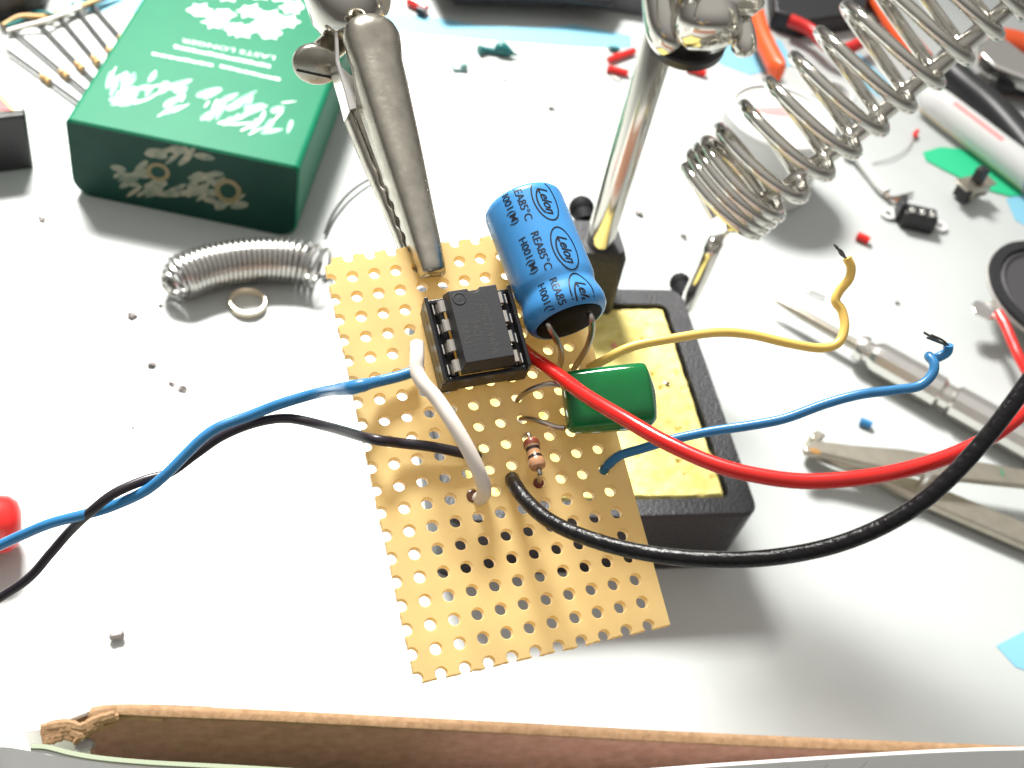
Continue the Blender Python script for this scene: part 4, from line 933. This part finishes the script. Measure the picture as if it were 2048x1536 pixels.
# two-armed clipper tool
def clipper():
    t = thing('nail_clipper', T(1830, 980, 0), 'beige metal clipper with two arms and a small pivot pin', 'clipper')
    lo = MB().prism([T(1604, 898, 1.5), T(1616, 894, 1.5), T(1660, 918, 1.5), T(1840, 974, 1.5), T(2080, 1072, 1.5), T(2080, 1118, 1.5), T(1840, 1014, 1.5), T(1700, 948, 1.5), T(1620, 918, 1.5)], (0, 0, 2.4)); obj('lower_arm', lo, M_SATIN, t, bevel=.5, angle=30)
    up = MB().prism([T(1602, 900, 6.8), T(1622, 888, 6.8), T(1700, 898, 6.8), T(1800, 906, 6.8), T(2080, 952, 6.8), T(2080, 984, 6.8), T(1860, 960, 6.8), T(1780, 948, 6.8), T(1640, 916, 6.8), T(1606, 914, 6.8)], (0, 0, 1.6)); obj('upper_arm', up, M_SATIN, t, bevel=.5, angle=30)
    obj('jaw', MB().prism([T(1602, 900, 2), T(1616, 892, 2), T(1634, 902, 2), T(1620, 916, 2), T(1606, 912, 2)], (0, 0, 6)), M_SATIN, t, bevel=.4, angle=30)
    for (x, y) in ((1838, 976), (1858, 966)): p = T(x, y, 3); obj('pivot_pin', MB().lathe(p, (0, 0, 1), [(.01, -2), (1.2, -2), (1.2, 5), (.8, 5.4), (.01, 5.4)], 18), M_BRIGHT, t)
    obj('rust_spot', MB().ball(T(1630, 902, 8.3), 1.1, 10, (1.4, .8, .2)), M_RUST, t)
    g = MB(); c = T(2004, 945, 8.45); vs, fs = text_mesh('2', 2.6, bold=.05); g.add([c + Vector((vx, vy, 0)) for vx, vy, _ in vs], fs); obj('green_mark', g, mat('green_ink', (.03, .22, .10), .5), t, smooth=False)
clipper()

# red handle at the side
a = T(-90, 1052, 7.5); b = T(44, 1046, 6.6); d = (b - a).normalized(); L = (b - a).length
mb = MB().lathe(a, d, [(.01, 0), (5.2, 0), (5.6, 3), (5.6, L - 5), (5.2, L - 2.2), (4.2, L - .7), (2.4, L), (.01, L)], 28)
tag(obj('red_tool', mb, M_REDPL), 'rounded end of a red plastic tool under the twisted wires', 'tool')

# ------------------------------------------------------------------ kraft board, paper block and pad at the near edge
def near_edge():
    zt = 38
    tp = [(176, 1432), (230, 1424), (330, 1428), (520, 1436), (760, 1448), (1000, 1460), (1300, 1476), (1600, 1490), (1850, 1500), (2010, 1506), (2120, 1511)]
    P = [T(x, y, zt) for x, y in tp]; rows = []
    rnd = random.Random(2); Q = catmull(P, 6)
    for p in Q:
        j = rnd.uniform(-.12, .12); n = Vector((0, 1, 0)); rows.append([p + Vector((0, -.1, -zt)), p + Vector((0, 0, -.2 + j)), p + Vector((0, .2, .05 + j)), p + n * 1.15 + Vector((0, 0, .05 + j)), p + n * 1.3 + Vector((0, 0, -.3)), p + n * 1.3 + Vector((0, 0, -zt))])
    n = 6; mb = MB().loft(rows, closed=True); mb.f += [tuple(range(n))[::-1], tuple(range(n * (len(rows) - 1), n * len(rows)))]
    t = thing('kraft_board', Vector((P[3].x, P[3].y, 0)), 'thick brown kraft board standing on edge with a torn end', 'cardboard')
    obj('panel', mb, M_KRAFT, t, angle=30)
    # pale crushed lip along its upper edge
    lip = MB(); R = []
    for i, p in enumerate(Q): R.append([p + Vector((0, -.28, -.55 + rnd.uniform(-.2, .15))), p + Vector((0, -.30, -.05)), p + Vector((0, .3, .22)), p + Vector((0, 1.2, .16))])
    lip.loft(R); obj('upper_lip', lip, M_TORN, t, solid=.2, soff=0)
    for k, px in enumerate(([(84, 1452), (110, 1446), (140, 1443), (166, 1449), (190, 1436), (232, 1424)], [(84, 1460), (112, 1456), (146, 1450), (170, 1455), (196, 1440), (240, 1428)], [(86, 1470), (114, 1464), (142, 1458), (164, 1466), (178, 1456), (206, 1440)], [(88, 1478), (108, 1474), (130, 1466), (150, 1470), (160, 1478)], [(150, 1446), (170, 1434), (200, 1428), (250, 1424), (330, 1430)], [(176, 1466), (186, 1452), (210, 1446), (236, 1436)])):
        C = catmull([T(x, y, zt - .3 * k) + Vector((0, -.4, 0)) for x, y in px], 5); obj('torn_edge', MB().tube(C, [.55 + .25 * rnd.random() for _ in C], 7), M_TORN, t)
    tpz = MB().prism([T(150, 1478, zt - 2), T(168, 1468, zt - 2), T(186, 1482, zt - 2), T(182, 1500, zt - 2), T(160, 1506, zt - 2), T(146, 1500, zt - 2)], (0, .8, -1.5)); obj('tape_scrap', tpz, M_TAPE, t, bevel=.3)
    obj('inner_layer', MB().box(T(92, 1486, zt - 5) + Vector((0, 2, -30)), T(176, 1490, zt - 5) - T(92, 1486, zt - 5), (0, .8, 0), (0, 0, 32)), M_KRAFT, t, smooth=False)
    # white paper block
    bk = [(48, 1400), (80, 1391), (112, 1388), (190, 1394), (330, 1410), (420, 1418)]; ft = [(48, 1466), (80, 1462), (112, 1452), (190, 1436), (330, 1430), (420, 1434)]
    rows = []
    for k, (b0, f0) in enumerate(zip(bk, ft)):
        B = T(b0[0], b0[1], zt); Fp = T(f0[0], f0[1], zt) + Vector((0, 1.35 if k > 2 else 0, 0))
        B.y = max(B.y, Fp.y + .3)
        rows.append([Vector((B.x, B.y, 0)), B, B.lerp(Fp, .5) + Vector((0, 0, .5)), Fp, Vector((Fp.x, Fp.y, 0))])
    pb = MB().loft(rows); pb.f += [(0, 1, 2, 3, 4), tuple(range(25, 30))[::-1]]
    o = obj('paper_block', pb, M_PAPER, bevel=.25, angle=30); tag(o, 'white paper block tucked behind the torn kraft board', 'paper')
    fib = MB()
    for k in range(12):
        x = rnd.uniform(66, 190); y = 1394 + rnd.uniform(0, 26); fib.ball(T(x, y, zt - .2), rnd.uniform(.5, .9), 10, (rnd.uniform(1.6, 2.8), .6, .45))
    obj('paper_fibres', fib, M_PAPER, parent=o)
    # pad with a curled upper edge in front
    def sheet(px, z, th, m, name, lab=None, parent=None, cat=None):
        C = catmull([T(x, y, z) for x, y in px], 8); rows = [[p + Vector((0, -.2, -z)), p, p + Vector((0, th, 0)), p + Vector((0, th, -z))] for p in C]
        mb = MB().loft(rows, closed=True); mb.f += [tuple(range(4))[::-1], tuple(range(4 * (len(rows) - 1), 4 * len(rows)))]
        return obj(name, mb, m, parent=parent, angle=30)
    t2 = thing('writing_pad', T(1000, 1560, 0), 'white ruled pad with a green edge standing at the near side', 'pad')
    sheet([(-40, 1500), (4, 1494), (50, 1500), (110, 1512), (190, 1524), (300, 1536), (700, 1562), (1100, 1556), (1420, 1534), (1640, 1519), (1800, 1509), (1950, 1502), (2100, 1499)], 46, .5, M_PAPER, 'pages', parent=t2)
    sheet([(60, 1496), (92, 1498), (140, 1510), (200, 1520), (300, 1529), (450, 1537), (700, 1551), (1000, 1562)], 46.5, .6, M_PADGRN, 'green_backing', parent=t2)
    ru = MB()
    for i in range(9):
        x = 1500 + i * 78; A = T(x, 1534 - (x - 1420) * .065, 45); ru.box(A + Vector((0, -.32, -30)), (.35, 0, 0), (0, .1, 0), (0, 0, 29.2))
    obj('ruled_lines', ru, mat('grey_blue_rule', (.42, .46, .48), .7), t2, smooth=False)
near_edge()

# ------------------------------------------------------------------ light: one desk lamp tube behind, dim room
def area(name, loc, target, sx, sy, power, col):
    l = bpy.data.lights.new(name, 'AREA'); l.shape = 'RECTANGLE'; l.size = sx * S; l.size_y = sy * S; l.energy = power; l.color = col
    o = bpy.data.objects.new(name, l); COL.objects.link(o); o.location = Vector(loc) * S
    o.rotation_euler = (Vector(target) - Vector(loc)).to_track_quat('-Z', 'Y').to_euler(); return o
lp = area('desk_lamp', (-350, 645, 680), (-95, 185, 0), 300, 160, 1.5, (1.0, .985, .95)); lp.data.spread = math.radians(44)

w = bpy.data.worlds.new('World'); sc.world = w; w.use_nodes = True
nt = w.node_tree; bg = nt.nodes['Background']
tc = nt.nodes.new('ShaderNodeTexCoord'); sx = nt.nodes.new('ShaderNodeSeparateXYZ'); mr = nt.nodes.new('ShaderNodeValToRGB')
nt.links.new(tc.outputs['Generated'], sx.inputs['Vector']); nt.links.new(sx.outputs['Z'], mr.inputs['Fac'])
mr.color_ramp.elements[0].color = (.17, .16, .145, 1); mr.color_ramp.elements[1].color = (.80, .78, .75, 1); mr.color_ramp.elements[1].position = .9
nt.links.new(mr.outputs['Color'], bg.inputs['Color']); bg.inputs['Strength'].default_value = .56

# ------------------------------------------------------------------ camera and view
cd = bpy.data.cameras.new('camera'); co = bpy.data.objects.new('camera', cd); COL.objects.link(co); sc.camera = co
cd.sensor_width = 36; cd.lens = 36 * F / 2048; cd.clip_start = .005; cd.clip_end = 10
X = WM @ Vector((1, 0, 0)); Yc = WM @ Vector((0, -1, 0)); Z = WM @ Vector((0, 0, -1))
co.matrix_world = Matrix(((X.x, Yc.x, Z.x, CAM.x * S), (X.y, Yc.y, Z.y, CAM.y * S), (X.z, Yc.z, Z.z, CAM.z * S), (0, 0, 0, 1)))
cd.dof.use_dof = True; cd.dof.focus_distance = .134; cd.dof.aperture_fstop = 52
vs = sc.view_settings; vs.view_transform = 'Standard'; vs.look = 'None'; vs.exposure = .62; vs.gamma = 1; vs.use_curve_mapping = False
sc.render.engine = 'CYCLES'; sc.cycles.use_denoising = True; sc.cycles.max_bounces = 8
for o in bpy.data.objects:
    if 'org' in o: del o['org']
